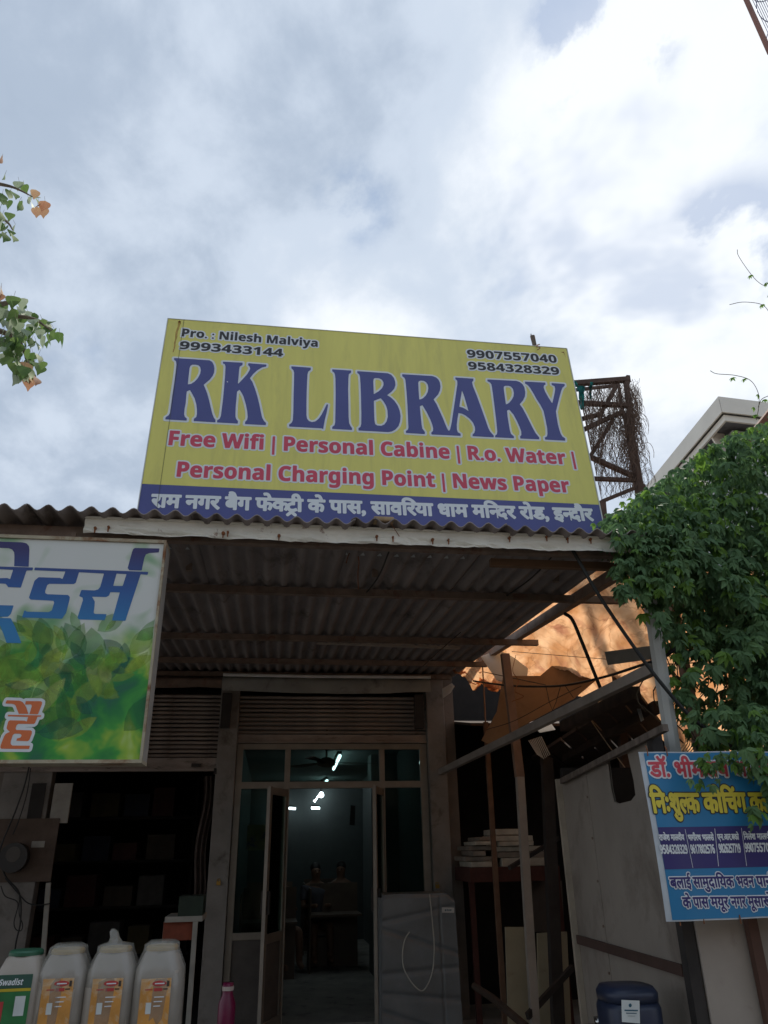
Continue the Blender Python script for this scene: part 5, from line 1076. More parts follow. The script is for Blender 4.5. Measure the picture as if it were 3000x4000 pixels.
# ------------------------------------------------------------------ peepal tree on the left
PT = thing('peepal_tree', 'peepal tree reaching into the left edge with heart shaped green and reddish leaves', 'tree', (-4.6, 4.0, 0))
M_bark = mat('bark', (0.16, 0.13, 0.10), 0.95, var=0.3, vscale=8, bump=0.5, bscale=20)
M_pg = leafmat('peepal_green', (0.075, 0.15, 0.04), (0.17, 0.26, 0.08), 0.4); M_pgr = leafmat('peepal_grey_green', (0.30, 0.38, 0.26), (0.45, 0.52, 0.38), 0.3, 0.6); M_pr = leafmat('peepal_red', (0.36, 0.18, 0.11), (0.46, 0.36, 0.22), 0.5)
part('trunk', tube(spline([(-4.6, 4.0, 0), (-4.55, 4.05, 2), (-4.4, 4.1, 4), (-4.2, 4.2, 6.5), (-4.1, 4.3, 8.5)], 5), [0.28 - 0.008 * k for k in range(21)], 12), M_bark, PT, True)
yP = 4.6
bra = [[(-900, 900), (-500, 760), (-150, 690), (0, 719), (60, 735), (130, 770)], [(-700, 1100), (-300, 1200), (-50, 1228), (60, 1235), (130, 1245), (170, 1270), (215, 1300)], [(-700, 1000), (-400, 900), (-120, 850), (-20, 840), (30, 870), (50, 900)], [(-300, 1200), (-80, 1270), (40, 1310), (90, 1360), (110, 1420), (140, 1470)], [(-100, 1230), (0, 1190), (50, 1180), (95, 1180)]]
for b_ in bra:
    P = spline([QY(x, y, yP) for x, y in b_], 6); part('branch', tube(P, [0.03 - 0.026 * i / (len(P) - 1) for i in range(len(P))], 5), M_bark, PT)
for e in ((-4.25, 4.2, 6.2), (-4.2, 4.25, 5.4)):
    pass
part('limb', tube(spline([(-4.25, 4.2, 5.0), (-3.7, 4.4, 5.6), tuple(QY(-700, 1050, yP))], 5), 0.05, 8), M_bark, PT)
part('limb', tube(spline([(-4.2, 4.2, 5.8), (-3.8, 4.4, 6.2), tuple(QY(-900, 900, yP))], 5), 0.05, 8), M_bark, PT)
pl_ = leafmesh('p', 0.076, 0.043, 0.12, 0.2, 9, tip=0.2, heart=True)
lm_ = {}
for nm, mt_ in (('g', M_pg), ('e', M_pgr), ('r', M_pr)): lm_[nm] = mesh('leaf', *pl_, True); lm_[nm].materials.append(mt_)
pb_ = Matrix.Translation(-Vector(PT.location)); r7 = random.Random(21)
spots = [(10, 620 + 10, 'r'), (20, 695, 'g'), (75, 722, 'e'), (90, 735, 'g'), (140, 755, 'r'), (10, 770, 'g'), (15, 785, 'g'), (40, 760, 'g'), (52, 765, 'g'), (35, 795, 'g'), (10, 808, 'g'), (75, 800, 'g'), (88, 808, 'g'), (110, 785, 'e'), (120, 800, 'e'), (142, 780, 'e'), (150, 798, 'g'), (150, 820, 'r'), (145, 822, 'r'), (168, 822, 'r'), (176, 798, 'r'),
         (40, 845, 'g'), (10, 850, 'g'), (12, 870, 'e'), (35, 880, 'e'), (60, 890, 'e'), (30, 905, 'g'), (45, 915, 'g'), (55, 935, 'g'), (10, 925, 'g'), (25, 930, 'g'), (3, 945, 'g'), (18, 890, 'g')]
c2_ = [(5, 1140, 'r'), (3, 1160, 'r')] + [(r7.uniform(0, 95), r7.uniform(1180, 1410), 'geg'[r7.randrange(3)]) for _ in range(62)] + [(r7.uniform(60, 150), r7.uniform(1215, 1480), 'gegg'[r7.randrange(4)]) for _ in range(48)] + \
      [(130, 1270, 'e'), (150, 1265, 'e'), (145, 1290, 'g'), (165, 1262, 'g'), (185, 1265, 'g'), (203, 1270, 'g'), (180, 1300, 'g'), (180, 1325, 'g'), (205, 1320, 'g'), (225, 1310, 'g'), (140, 1315, 'g'), (115, 1300, 'e'), (128, 1345, 'g'), (130, 1395, 'g'), (145, 1415, 'g'), (160, 1440, 'g'), (150, 1400, 'g'), (90, 1440, 'r'), (105, 1430, 'r'), (98, 1450, 'g'), (75, 1430, 'g'), (120, 1465, 'r'), (145, 1490, 'r'), (118, 1490, 'r'), (110, 1470, 'e'), (85, 1465, 'g'), (190, 1290, 'g'), (212, 1300, 'g'), (232, 1318, 'g'), (196, 1338, 'g'), (160, 1330, 'e'), (170, 1425, 'g'), (168, 1455, 'g'), (158, 1300, 'e'), (60, 1430, 'g'), (55, 1160 + 10, 'g'), (90, 1178, 'e')]
for x, y, c in spots + c2_:
    sc_l = r7.uniform(0.75, 1.2); q = QY(x, y - 14, yP + r7.uniform(-.25, .25))
    o = bpy.data.objects.new('leaf', lm_[c]); COL.objects.link(o); o.parent = PT
    o.matrix_local = pb_ @ Matrix.Translation(Vector(q)) @ Matrix.Rotation(r7.uniform(0, 6.28), 4, 'Z') @ Matrix.Rotation(radians(-r7.uniform(40, 100)), 4, 'X') @ Matrix.Rotation(r7.uniform(-.5, .5), 4, 'Y') @ Matrix.Scale(sc_l, 4)
    if r7.random() < .6: part('stalk', tube([q, q + np.array((r7.uniform(-.03, .01), 0, 0.045))], 0.0012, 3), M_stem, PT)
# ------------------------------------------------------------------ inside the library
M_tube = mat('tube_glow', (0.9, 0.95, 1.0), 0.5, emit=(0.80, 0.95, 1.0), estr=5.0)
def tubelight(p, q, lab):
    p, q = np.array(p, float), np.array(q, float); t = thing('tube_light', lab, 'tube light', (p + q) / 2, 'tube lights in the library')
    part('tube', tube([p, q], 0.022, 8), M_tube, t)
    part('fitting', beam(p + np.array((0, 0, .040)), q + np.array((0, 0, .040)), 0.05, 0.03), M_ceil, t)
zc_ = 2.83
def tz(px, py, z=zc_):
    p = QZ(px, py, z); return p if p[1] < 15.8 else QY(px, py, 15.8)
for a_, b_, lb in (((1328, 2953), (1303, 3004), 'lit tube light nearest the library door'), ((1278, 3049), (1262, 3068), 'second lit tube light from the library door'),
                   ((1242, 3108), (1227, 3132), 'lit tube light beside the round bulb'), ((1099, 3108), (1092, 3131), 'lit tube light low on the left of the library ceiling')):
    tubelight(tz(*a_), tz(*b_), lb)
for a_, b_, lb in (((1068, 3157), (1096, 3159), 'short horizontal tube light at the far left of the back wall'), ((1122, 3157), (1155, 3159), 'middle horizontal tube light on the back wall'), ((1216, 3156), (1249, 3157), 'right horizontal tube light on the back wall')):
    tubelight(QY(*a_, 15.7), QY(*b_, 15.7), lb)
bp = tz(1255, 3106, 2.7); bt = thing('round_bulb', 'glowing round bulb on the library ceiling between the tube lights', 'bulb', bp)
part('bulb', lathe(bp[0], bp[1], [(0.01, bp[2] - .05), (0.045, bp[2] - .03), (0.055, bp[2]), (0.04, bp[2] + .04), (0.02, bp[2] + .06)], 12), M_tube, bt, True); part('holder', lathe(bp[0], bp[1], [(0.02, bp[2] + .061), (0.02, 2.9)], 8), M_dark, bt)
M_fan = mat('fan_brown', (0.05, 0.04, 0.035), 0.5)
def fan(px, py, z, rot, lab):
    c = QZ(px, py, z); t = thing('ceiling_fan', lab, 'ceiling fan', (c[0], c[1], z), 'ceiling fans in the library')
    part('motor', lathe(c[0], c[1], [(0.03, z - .05), (0.10, z - .03), (0.11, z + .02), (0.04, z + .06)], 16), M_fan, t, True); part('rod', lathe(c[0], c[1], [(0.012, z + .061), (0.012, 2.9)], 8), M_fan, t)
    for k in range(3):
        a = rot + 2 * pi * k / 3; d = np.array((cos(a), sin(a), 0)); n = np.array((-sin(a), cos(a), .12))
        part('blade', prism([c + d * .10 - n * .03, c + d * .58 - n * .06, c + d * .60 + n * .05, c + d * .10 + n * .03], (0, 0, 0.006)), M_fan, t)
fan(1275, 2980, 2.52, 0.15, 'brown ceiling fan seen through the pane above the door'); fan(1172, 3172, 2.40, 0.9, 'farther ceiling fan hanging above the open doorway')
top('poster', prism([QY(x, y, 9.3) for x, y in ((968, 3222), (1052, 3222), (1050, 3322), (962, 3322))], (0, 0.01, 0)), mat('poster_paper', (0.42, 0.46, 0.30), 0.6, var=0.3, vscale=8, col2=(0.10, 0.18, 0.40), c2lo=0.5, c2hi=0.6), 'pale yellow and blue poster behind the left glass pane', 'poster')
top('picture_frame', prism([QY(x, y, 11.45) for x, y in ((1370, 3145), (1388, 3148), (1386, 3224), (1366, 3222))], (0, 0.03, 0)), M_dark, 'tall dark picture frame on the right inner wall', 'picture frame')  # flat dark picture frame, not a clock
M_desk = mat('desk_wood', (0.16, 0.12, 0.09), 0.6)
for k, (x_, y_) in enumerate(((0.1, 11.2), (0.1, 13.2), (1.05, 12.2), (1.05, 14.2))):
    t = thing('study_cabin', 'dark study cabin %s of the library aisle, %s the door' % ('left' if x_ < 1 else 'right', 'nearer' if k in (0, 2) else 'farther from'), 'desk', (x_, y_, 0.06), 'study cabins')
    part('desk_top', box(x_ - .42, x_ + .30, y_ - .3, y_ + .3, .74, .77), M_desk, t); part('screen', box(x_ - .42, x_ + .30, y_ + .301, y_ + .32, .06, 1.15), M_desk, t)
    part('side_panel', box(x_ - .44, x_ - .421, y_ - .3, y_ + .3, .06, 1.1), M_desk, t)
M_skin = mat('skin', (0.22, 0.12, 0.075), 0.6); M_hair = mat('black_hair', (0.012, 0.010, 0.010), 0.6)
def skinobj(name, vs, es, rs, mt, par, root=0, sub=2):
    me = bpy.data.meshes.new(name); b = par['_b'] if '_b' in par else base_of(par); me.from_pydata([(v[0] - b[0], v[1] - b[1], v[2] - b[2]) for v in vs], es, []); me.update()
    o = bpy.data.objects.new(name, me); COL.objects.link(o); o.parent = par; me.materials.append(mt)
    sk = o.modifiers.new('skin', 'SKIN'); sk.use_smooth_shade = True
    if not me.skin_vertices: me.attributes.new('skin', 'FLOAT', 'POINT') if False else None
    for i, r in enumerate(rs): me.skin_vertices[0].data[i].radius = (r, r)
    me.skin_vertices[0].data[root].use_root = True
    o.modifiers.new('sub', 'SUBSURF').levels = sub; o.modifiers['sub'].render_levels = sub; return o
def person(x, y, z0, turn, shirt, lab):
    c, s = cos(turn), sin(turn)
    def T(p): return (x + p[0] * c - p[1] * s, y + p[0] * s + p[1] * c, z0 + p[2])
    t = thing('person', lab, 'person', (x, y, z0), 'people sitting in the library')
    V = [(0, 0, .46), (0, .0, .62), (0, -.01, .86), (0, 0, 1.0), (0, -.01, 1.07), (0, -.02, 1.16), (0, -.01, 1.25),
         (.17, 0, .96), (.20, -.08, .72), (.12, -.30, .74), (.06, -.38, .75), (-.17, 0, .96), (-.20, -.08, .72), (-.12, -.30, .74), (-.06, -.38, .75),
         (.10, -.02, .46), (.12, -.42, .48), (.12, -.44, .10), (.12, -.54, .05), (-.10, -.02, .46), (-.12, -.42, .48), (-.12, -.44, .10), (-.12, -.54, .05)]
    E_ = [(0, 1), (1, 2), (2, 3), (3, 4), (4, 5), (5, 6), (3, 7), (7, 8), (8, 9), (9, 10), (3, 11), (11, 12), (12, 13), (13, 14), (0, 15), (15, 16), (16, 17), (17, 18), (0, 19), (19, 20), (20, 21), (21, 22)]
    R_ = [.13, .12, .14, .09, .05, .085, .075, .055, .042, .032, .03, .055, .042, .032, .03, .085, .065, .045, .035, .085, .065, .045, .035]
    skinobj('body', [T(v) for v in V], E_, R_, M_skin, t)
    for o_, e in enumerate(V[:4]): pass
    skinobj('shirt', [T(v) for v in [(0, 0, .48), (0, 0, .62), (0, -.01, .86), (0, 0, .99), (.17, 0, .96), (.195, -.06, .78), (-.17, 0, .96), (-.195, -.06, .78)]], [(0, 1), (1, 2), (2, 3), (3, 4), (4, 5), (3, 6), (6, 7)], [.15, .14, .16, .105, .075, .062, .075, .062], shirt, t)
    skinobj('hair', [T(v) for v in [(0, .025, 1.17), (0, .02, 1.26), (0, -.03, 1.29)]], [(0, 1), (1, 2)], [.085, .088, .06], M_hair, t)
    part('nose', tube([T((0, -.10, 1.19)), T((0, -.122, 1.165))], [0.008, 0.013], 6), M_skin, t)
    for e in (-.03, .03): part('eye', tube([T((e, -.095, 1.20)), T((e, -.102, 1.20))], 0.009, 6), M_hair, t)
person(0.72, 12.6, 0.12, 0.2, mat('shirt_grey', (0.10, 0.10, 0.12), 0.8), 'dark haired person in a grey shirt seated nearest the aisle inside the library')
person(1.18, 13.4, 0.12, -0.3, mat('shirt_brown', (0.12, 0.07, 0.05), 0.8), 'dark haired person in a brown shirt seated at the right inside the library')
person(0.15, 12.0, 0.12, 0.5, mat('shirt_white', (0.35, 0.36, 0.38), 0.8), 'dark haired person in a pale shirt seated behind the left glass pane')
for (x_, y_), lb in (((0.72, 12.62), 'chair of the person in grey'), ((1.18, 13.42), 'chair of the person in brown'), ((0.15, 12.02), 'chair of the person in the pale shirt')):
    t = thing('chair', 'dark plastic ' + lb, 'chair', (x_, y_, 0.06), 'chairs in the library')
    part('seat', box(x_ - .21, x_ + .21, y_ - .2, y_ + .2, .44, .47), M_fan, t); part('backrest', box(x_ - .2, x_ + .2, y_ + .19, y_ + .22, .47, .9), M_fan, t)
    for a in (-1, 1):
        for b in (-1, 1): part('leg', box(x_ + a * .19 - .015, x_ + a * .19 + .015, y_ + b * .18 - .015, y_ + b * .18 + .015, .06, .439), M_fan, t)

# ------------------------------------------------------------------ wrapped cooler beside the door
M_wrap = mat('grey_wrap', (0.19, 0.205, 0.215), 0.45, var=0.12, vscale=5, bump=0.5, bscale=9)
yA = 7.9
AP = thing('wrapped_cooler', 'tall air cooler under a creased grey cover right of the library door', 'air cooler', (float(QY(1625, 3990, yA)[0]), yA, 0.05))
ol = [QY(x, y, yA) for x, y in ((1478, 3990), (1494, 3520), (1504, 3496), (1745, 3490), (1776, 3520), (1790, 3990))]
ol[0] = np.array((ol[0][0], yA, 0.05)); ol[-1] = np.array((ol[-1][0], yA, 0.05))
x0_, x1_ = ol[1][0], ol[4][0]; zt3 = ol[2][2]
def cover(u, v):
    x = x0_ + (x1_ - x0_) * u; sh = 0.05 * max(0, (u - .88) / .12) + 0.02 * max(0, (.06 - u) / .06)
    z = 0.05 + (zt3 - sh - 0.05) * v; cr = 0.0
    for (za, sl, am) in ((0.86, .10, .02), (0.67, -.18, .022), (0.47, .03, .018), (0.30, -.06, .022), (0.12, -.2, .03)):
        dd = (z / zt3 - za - sl * (u - .5)); cr += am * exp(-(dd / 0.018) ** 2)
    y = yA + cr + 0.012 * nz(x * 4, z * 4, 1) + 0.02 * (0.5 - abs(u - .5)) * 0 + (0.03 if v > .985 else 0) + (0.012 if abs(u - .79) < .008 else 0)
    return (x + 0.02 * (1 - v) * (2 * u - 1), y, z)
ft_v, ft_f = grid(cover, 60, 90)
part('cover_front', (ft_v, ft_f), M_wrap, AP, True); part('cover_top', box(x0_ + .02, x1_ - .06, yA + .031, yA + .55, zt3 - .03, zt3 - 0.004), M_wrap, AP)
part('cover_side', box(x0_ - .02, x0_ + .012, yA + .04, yA + .55, .05, zt3 - .03), M_wrap, AP)
part('cover_side', box(x1_ - .02, x1_ + .012, yA + .04, yA + .55, .05, zt3 - .06), M_wrap, AP)
part('sticker', prism([QY(x, y, yA - .012) for x, y in ((1726, 3544), (1774, 3546), (1774, 3566), (1727, 3565))], (0, 0.003, 0)), mat('sticker_white', (0.55, 0.56, 0.55), 0.5), AP)
for k in range(4): part('print_line', prism([QY(1738 + 7 * k + a, 3552 + b, yA - .0135) for a, b in ((0, 0), (4, 0), (4, 7 - k % 2 * 2), (0, 7))], (0, 0.001, 0)), MATS['teal_print'], AP)
top('hanging_cord', tube(spline([QY(1678, 3490, 7.82), QY(1688, 3590, 7.84), QY(1696, 3700, 7.84), QY(1688, 3800, 7.84), QY(1655, 3868, 7.84), QY(1618, 3850, 7.84), QY(1580, 3790, 7.84), QY(1572, 3730, 7.84), QY(1582, 3670, 7.84), QY(1600, 3640, 7.84)], 6), 0.006, 6), mat('cord_white', (0.46, 0.46, 0.42), 0.6), 'looped white cord hanging over the wrapped cooler', 'cord')

# ------------------------------------------------------------------ oil jars in the left foreground
M_jar = mat('jar_plastic', (0.36, 0.315, 0.27), 0.35, var=0.05); M_cap = mat('cap_yellow', (0.34, 0.22, 0.035), 0.45); M_capg = mat('cap_green', (0.02, 0.10, 0.055), 0.45)
M_film = mat('clear_film', (0.42, 0.40, 0.36), 0.2, var=0.3, alpha=0.42, bump=1.0, bscale=14, spec=1.0)
M_laby = mat('label_orange', (0.58, 0.27, 0.06), 0.5, var=0.2, vscale=14, col2=(0.60, 0.48, 0.34), c2lo=0.48, c2hi=0.60, c2scale=9); M_labg = mat('label_green', (0.025, 0.16, 0.05), 0.5, var=0.25, vscale=12)
M_labd = mat('label_dark_green', (0.03, 0.09, 0.07), 0.5); M_lr = mat('label_red', (0.48, 0.05, 0.05), 0.5); M_ly = mat('label_yellow', (0.55, 0.42, 0.03), 0.5)
yJ = 3.3; zsh = float(QY(430, 3804, yJ)[2]); znk = float(QY(430, 3738, yJ)[2]); zcp = float(QY(430, 3708, yJ)[2]); zbot = zsh - 0.30; rj = 0.092
def jar(cx_px, lab, green=False, wrap=True, film_tail=False):
    x = float(QY(cx_px, 3850, yJ + .02)[0]); t = thing('oil_jar', lab, 'jar', (x, yJ + rj, zbot), 'large oil jars on the counter'); cy_ = yJ + rj
    part('body', lathe(x, cy_, [((rj * .9, rj * .9), zbot), ((rj, rj), zbot + .015), ((rj, rj), zsh - .045), ((rj * .985, rj * .985), zsh - .04), ((rj * .96, rj * .96), zsh), (rj * .82, (zsh * .55 + znk * .45)), (rj * .68, znk), (rj * .60, znk + .008)], 32, 3.4), M_jar, t, True)
    part('cap', lathe(x, cy_, [(rj * .66, znk + .0085), (rj * .66, zcp - .006), (rj * .60, zcp)], 28), M_capg if green else M_cap, t)
    yf = yJ - 0.0012; w = 0.054; zt = float(QY(cx_px, 3822, yJ)[2])
    def q(x0, x1, z0, z1, d, n, m, lbl=None): part(n, ([(x + x0, yf - d, z0), (x + x1, yf - d, z0), (x + x1, yf - d, z1), (x + x0, yf - d, z1), (x + x0, yf - d + .001, z0), (x + x1, yf - d + .001, z0), (x + x1, yf - d + .001, z1), (x + x0, yf - d + .001, z1)], [(0, 1, 2, 3), (7, 6, 5, 4), (0, 4, 5, 1), (1, 5, 6, 2), (2, 6, 7, 3), (3, 7, 4, 0)]), m, t, label=lbl)
    if green:
        q(-w * 1.25, w * 1.1, zbot + .03, zt + .012, 0, 'paper_label', M_labg); q(-w * 1.24, w * 1.09, zt - .030, zt + .0115, .0012, 'label_band', M_labd); q(-w * 1.24, w * 1.09, zt - .040, zt - .031, .0012, 'label_band', M_ly); q(-w * 1.24, w * 1.09, zt - .185, zt - .165, .0012, 'label_band', M_ly)
        q(w * .2, w * .85, zt - .115, zt - .055, .0012, 'label_box', MATS['label_paper']); q(-w * 1.1, -w * .5, zt - .13, zt - .07, .0012, 'label_picture', M_lr)
        its, wd_ = layout(boldmap('Swadist')); s_ = 0.082 / wd_; T_ = lambda p: ((p[0] + .25 * p[1]) * s_, p[1] * s_ * 1.25)
        F_ = Field(-.002, -.01, .09, .03, 0.0007, .003)
        for sg, cl, st, tr_ in its: F_.add([(T_(a), T_(b)) for a, b in sg], None, None, [tuple(T_(p) for p in r) for r in tr_])
        mv, mf = F_.mesh(0.0003, 0); part('brand_lettering', ([(x - w * 1.0 + a, yf - .0028, zt - .020 + b) for a, b, c in mv], mf), M_white, t, label='white italic word Swadist')
    else:
        q(-w, w, zbot + .03, zt, 0, 'paper_label', M_laby)
        part('logo_oval', prism([(x + .012 + .026 * cos(a), yf - .0012, zt - .016 + .009 * sin(a)) for a in np.linspace(0, 2 * pi, 17)[:-1]], (0, 0.001, 0)), M_lr, t)
        q(-.004, .030, zt - .018, zt - .0145, .0022, 'print_line', M_white); q(w * .72, w * .88, zt - .026, zt - .008, .0012, 'print_mark', M_fan)
        q(-w * .7, -w * .2, zt - .036, zt - .033, .0012, 'print_line', M_lr); q(-w * .1, w * .45, zt - .040, zt - .030, .0012, 'print_line', M_lr); q(w * .5, w * .8, zt - .036, zt - .032, .0012, 'print_line', M_fan)
        for k in range(3): q(w * (-.05), w * (.6 - .1 * k), zt - .060 - .014 * k, zt - .057 - .014 * k, .0012, 'print_line', M_white)
        q(-w * .55, -w * .2, zt - .11, zt - .075, .0012, 'label_picture', MATS['label_paper'])
    if wrap:
        V, F = lathe(x, cy_, [((rj * 1.02,) * 2, zbot), ((rj * 1.02,) * 2, zsh - .03), (rj * .99, zsh + .006), (rj * .88, (zsh + znk) / 2 + .008), (rj * .72, znk + .012), (rj * .69, zcp + .006), (rj * (.28 if film_tail else .5), zcp + .016)] + ([(rj * .17, zcp + .03), (rj * .15, zcp + .05), (rj * .06, zcp + .06)] if film_tail else []), 36, 3.2)
        V = [(a + .006 * nz(a * 30, b * 30, c * 18) - (.03 * max(0, c - zcp) / .1 if film_tail else 0), b + .006 * nz(a * 30, b * 30, c * 18 + 9), c) for a, b, c in V]; part('plastic_wrap', (V, F), M_film, t, True)
jar(62, 'white oil jar with green cap and green label at the far left of the counter', True, False)
jar(232, 'film wrapped oil jar with orange label next to the green labelled jar'); jar(424, 'film wrapped oil jar whose film is twisted into a tail on top', film_tail=True); jar(612, 'rightmost film wrapped oil jar with orange label on the counter')
CT = thing('shop_counter', 'dark wooden counter carrying the row of oil jars', 'counter', (-1.1, 3.45, 0.05))
part('counter_top', box(-2.4, -0.70, 3.24, 3.75, zbot - .04, zbot - .0005), M_desk, CT); part('counter_front', box(-2.36, -0.74, 3.28, 3.31, .05, zbot - .041), M_desk, CT)
for xx in (-2.36, -0.79): part('leg', box(xx, xx + .05, 3.65, 3.70, .05, zbot - .041), M_desk, CT)

# ------------------------------------------------------------------ things in front of the left shop
ST = thing('display_stand', 'dim stand with a white top over a red box in the dark left doorway', 'stand', (-1.05, 6.4, 0.05)); yS = 6.4
def bx(px0, py0, px1, py1, y, th): a, b = QY(px0, py0, y), QY(px1, py1, y); return box(min(a[0], b[0]), max(a[0], b[0]), y, y + th, min(a[2], b[2]), max(a[2], b[2]))
part('stand_top', bx(645, 3582, 790, 3599, yS, .4), mat('dull_white', (0.36, 0.34, 0.30), 0.7, var=0.2), ST); part('red_panel', bx(640, 3603, 748, 3672, yS + .05, .3), mat('dull_red', (0.25, 0.055, 0.025), 0.7, var=0.3), ST)
part('leg', beam(QY(764, 3600, yS), QY(735, 4000, yS), .035, .035, (0, 1, 0)), MATS['dull_white'], ST); part('leg', beam(QY(650, 3600, yS + .3), QY(610, 4000, yS + .3), .035, .035, (0, 1, 0)), MATS['dull_white'], ST)
top('green_tin', bx(700, 3502, 790, 3578, yS + .02, .25), mat('dull_green', (0.015, 0.03, 0.018), 0.6, var=0.3), 'dark green tin box standing on the white topped stand', 'tin')
def curt(u, v):
    return (float(-0.74 + .12 * u + .02 * sin(9 * v) - .03 * v), YF + .12 + .03 * sin(u * 16 + 2 * v), 2.36 - 1.35 * v)
top('shop_curtain', grid(curt, 24, 16), mat('brown_curtain', (0.085, 0.06, 0.05), 0.95, var=0.3), 'narrow brown cloth hanging inside the right edge of the left doorway', 'cloth', smooth=True)
top('magenta_bottle', lathe(float(QY(888, 3900, 5.2)[0]), 5.2, [(0.045, float(QY(888, 3990, 5.2)[2]) - .12), (0.05, float(QY(888, 3990, 5.2)[2]) - .1), (0.05, float(QY(888, 3920, 5.2)[2])), (0.032, float(QY(888, 3885, 5.2)[2])), (0.03, float(QY(888, 3862, 5.2)[2])), (0.032, float(QY(888, 3838, 5.2)[2]))], 18), mat('magenta_plastic', (0.16, 0.008, 0.05), 0.35, var=0.1), 'magenta plastic bottle standing below the pillar between the two shops', 'bottle', smooth=True)
mz = float(QY(888, 3990, 5.2)[2]) - .12; mx0 = float(QY(888, 3900, 5.2)[0])
top('bottle_band', lathe(mx0, 5.2, [(0.034, float(QY(888, 3868, 5.2)[2])), (0.035, float(QY(888, 3852, 5.2)[2]))], 16), mat('dull_cream', (0.5, 0.42, 0.38), 0.6), 'cream paper band round the neck of the magenta bottle', 'band')
top('wooden_box', box(mx0 - .2, mx0 + .2, 5.05, 5.4, .05, mz - .001), M_desk, 'dark wooden box carrying the magenta bottle', 'box')
# electric board on the left wall
yE = YF - .06
EB = thing('meter_board', 'old brown wooden electric board with a round meter on the far left wall', 'meter board', tuple(QY(100, 3440, yE)))
part('backboard', bx(-60, 3200, 196, 3443, yE, .03), mat('brown_board', (0.12, 0.085, 0.065), 0.85, var=0.3), EB)
mc = QY(62, 3350, yE - .005); part('meter', tube([mc, mc - np.array((0, .10, 0))], 0.135, 20), mat('meter_black', (0.03, 0.028, 0.028), 0.4), EB)
part('meter_dial', tube([mc + np.array((0, -.101, .03)), mc + np.array((0, -.104, .03))], 0.07, 16), mat('dial_grey', (0.08, 0.07, 0.06), 0.4), EB)
part('paper_tag', bx(125, 3286, 172, 3310, yE - .01, .004), MATS['dull_white'], EB)
for (a_, b_, c_, d_), nm, m_, lb in (((215, 3060, 262, 3215), 'wall_strip', MATS['dull_white'], 'pale vertical strip at the top of the left shop jamb'), ((127, 3060, 158, 3205), 'gap_strip', M_dark, 'dark strip standing for the shaded gap in the wall above the meter board')):  # the second is a dark bar standing for the shade inside a gap
    top(nm, bx(a_, b_, c_, d_, yE + .01, .03), m_, lb, 'strip')
top('jamb_strip', beam(QY(190, 3448, yE), QY(150, 3990, yE), .045, .03, (0, 1, 0)), MATS['dull_white'], 'pale jamb strip running down left of the dark doorway', 'strip')
for pts, r, lb in (([(115, 2990), (95, 3070), (60, 3170), (10, 3290), (0, 3340), (20, 3420), (75, 3490), (80, 3600), (60, 3700), (45, 3900)], .008, 'thick black cable running down past the round meter'),
                   ([(120, 3000), (105, 3100), (75, 3200), (50, 3260)], .006, 'thin cable dropping to the meter board'), ([(20, 3430), (80, 3500), (110, 3528), (150, 3535), (195, 3530)], .006, 'cable curving right from the meter to the doorway jamb'),
                   ([(3, 3460), (20, 3500), (62, 3518), (70, 3540), (55, 3600), (62, 3630), (82, 3635), (88, 3610), (75, 3570), (76, 3500)], .005, 'looped loose cable end below the meter board')):
    pipe([QY(x, y, yE - .06) for x, y in pts], r, lb, 'cable')
# ------------------------------------------------------------------ goods inside the left shop
GS = thing('goods_shelf', 'dim steel goods shelf at the back of the left shop', 'shelf', (-1.7, 10.6, .06))
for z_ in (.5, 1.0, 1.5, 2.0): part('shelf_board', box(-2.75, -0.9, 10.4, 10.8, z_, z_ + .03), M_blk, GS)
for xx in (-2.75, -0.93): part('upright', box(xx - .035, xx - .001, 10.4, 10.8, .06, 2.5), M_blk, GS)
r8 = random.Random(4)
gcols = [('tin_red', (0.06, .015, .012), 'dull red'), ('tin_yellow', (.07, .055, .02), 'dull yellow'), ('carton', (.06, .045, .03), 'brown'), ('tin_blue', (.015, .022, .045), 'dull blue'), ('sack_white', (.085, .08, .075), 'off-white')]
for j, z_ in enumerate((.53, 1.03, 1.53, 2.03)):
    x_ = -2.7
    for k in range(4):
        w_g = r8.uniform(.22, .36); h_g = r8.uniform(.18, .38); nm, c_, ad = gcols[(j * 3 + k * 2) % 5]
        o = top('goods_box', box(x_, x_ + w_g, 10.42, 10.72, z_ + .001, z_ + h_g), mat(nm, c_, .7, var=.3), '%s goods box, %s from the left on the %s shelf of the dark shop' % (ad, ['first', 'second', 'third', 'fourth'][k], ['lowest', 'second', 'third', 'top'][j]), 'box', 'goods on the shop shelves', bev=.006); x_ += w_g + r8.uniform(.03, .12)

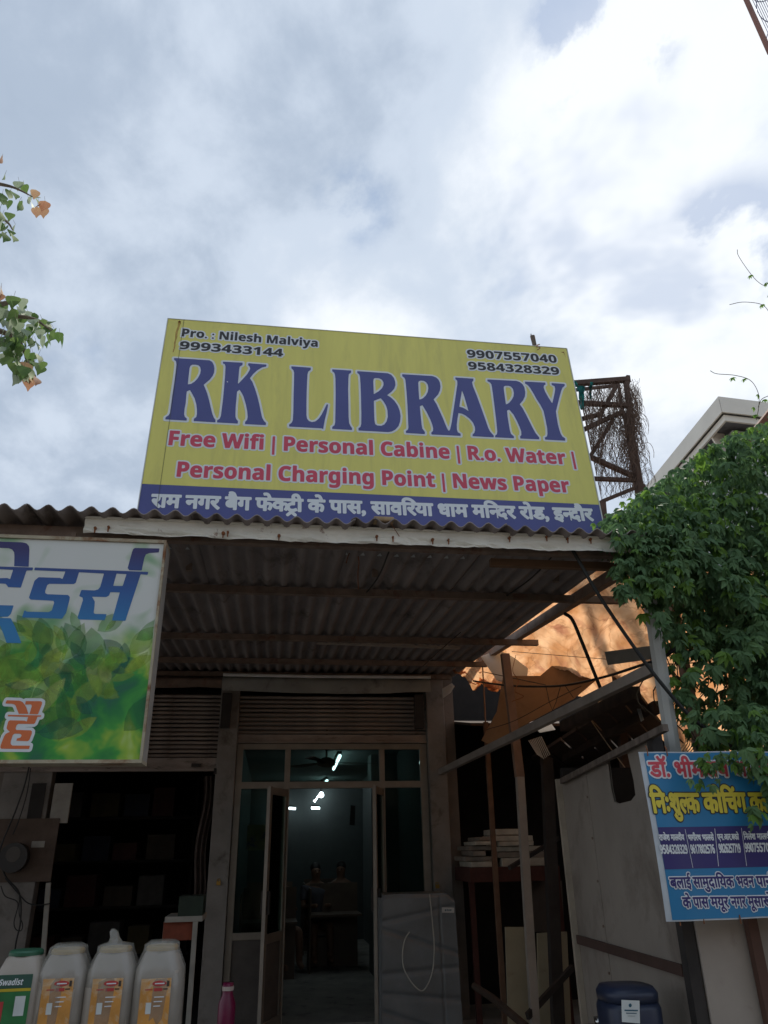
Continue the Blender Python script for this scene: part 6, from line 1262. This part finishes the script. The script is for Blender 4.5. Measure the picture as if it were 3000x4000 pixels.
# ------------------------------------------------------------------ unseen peepal crown and houses across the road, added to block sky light
r9 = random.Random(31); V, Fc, k0 = [], [], 0
lobes = [(-3.9, -1.0, 6.9, 2.3), (-2.2, -2.6, 7.1, 2.2), (-5.8, 1.2, 7.6, 2.0), (-0.2, -3.2, 6.8, 1.9), (-4.6, -3.0, 5.9, 1.9), (1.8, -3.6, 6.9, 1.8), (-6.3, 3.8, 7.9, 1.6)]
A0 = np.array(pl_[0]); n_l = 0
while n_l < 3200:
    lx, ly, lz, lr = lobes[r9.randrange(len(lobes))]; d = np.array([r9.gauss(0, 1) for _ in range(3)]); d = d / np.linalg.norm(d) * lr * r9.random() ** .45; p = np.array((lx, ly, lz)) + d
    w_ = (p - CAMP) @ FWD
    if w_ > 0.05:
        a_, b_ = proj(p)
        if -160 < a_ < 3200 and -300 < b_ < 4200: continue
    if nz(p[0] * .9, p[1] * .9, p[2] * .9) < -0.22: continue
    mm = Matrix.Translation(Vector(p)) @ Matrix.Rotation(r9.uniform(0, 6.28), 4, 'Z') @ Matrix.Rotation(radians(-r9.uniform(20, 100)), 4, 'X') @ Matrix.Scale(r9.uniform(1.4, 2.3), 4); mm = np.array(mm)
    B_ = A0 @ mm[:3, :3].T + mm[:3, 3]; V += [tuple(q) for q in B_]; Fc += [tuple(i + k0 for i in q) for q in pl_[1]]; k0 += len(B_); n_l += 1
part('crown', (V, Fc), M_pg, PT, kind='stuff')  # unseen foliage shaped to shade the jars and the left sign
for lx, ly, lz, lr in lobes: part('limb', tube(spline([(-4.3, 4.15, 5.2), ((lx - 4.3) / 2, (ly + 4.1) / 2 , 5.6 + .3 * (lz - 6)), (lx, ly, lz)], 6), [0.12 - .004 * i for i in range(13)], 7), M_bark, PT) if (lx < -1) else part('limb', tube(spline([(-2.2, -2.6, 6.4), (lx, ly, lz)], 6), 0.05, 6), M_bark, PT)
yo = -7.5
for k, (xa, xb, h_, nm, c_, lb) in enumerate(((-16, -5.2, 3.9, 'ochre_wall', (.26, .19, .11), 'unseen single storey ochre house added across the road on the left to block light'), (-5, 4.6, 4.3, 'cream_wall', (.30, .26, .2), 'unseen single storey cream house added straight across the road to block light'), (4.8, 16, 3.7, 'brick_wall', (.24, .13, .09), 'unseen single storey brick red house added across the road on the right to block light'))):
    HB = thing('unseen_house', lb, 'house', ((xa + xb) / 2, yo, 0), 'unseen houses added across the road')
    part('wall', box(xa, xb, yo - 6, yo, 0, h_), mat(nm, c_, .9, var=.2, vscale=2, bump=.2), HB); part('parapet', box(xa - .1, xb + .1, yo - .1, yo + .12, h_ + .001, h_ + .25), M_conc, HB); part('awning', box(xa + .3, xb - .3, yo + .001, yo + 1.3, 2.75, 2.85), M_sheet, HB)
    n_w = int((xb - xa) / 2.2)
    for i in range(n_w):
        wx_ = xa + (i + .5) * (xb - xa) / n_w
        wn = part('window', join(box(wx_ - .55, wx_ + .55, yo + .001, yo + .05, 1.3, 1.36), box(wx_ - .55, wx_ + .55, yo + .001, yo + .05, 2.24, 2.3), box(wx_ - .55, wx_ - .49, yo + .001, yo + .05, 1.361, 2.239), box(wx_ + .49, wx_ + .55, yo + .001, yo + .05, 1.361, 2.239), box(wx_ - .03, wx_ + .03, yo + .001, yo + .045, 1.361, 2.239)), M_alu, HB)
        part('pane', box(wx_ - .489, wx_ + .489, yo + .002, yo + .02, 1.362, 2.238), M_dark, wn)
top('road', box(-60, 60, -5.2, 1.2, 0.004, 0.012), mat('asphalt', (.05, .05, .05), .9, var=.2, vscale=5, bump=.3, bscale=60), kind='structure')
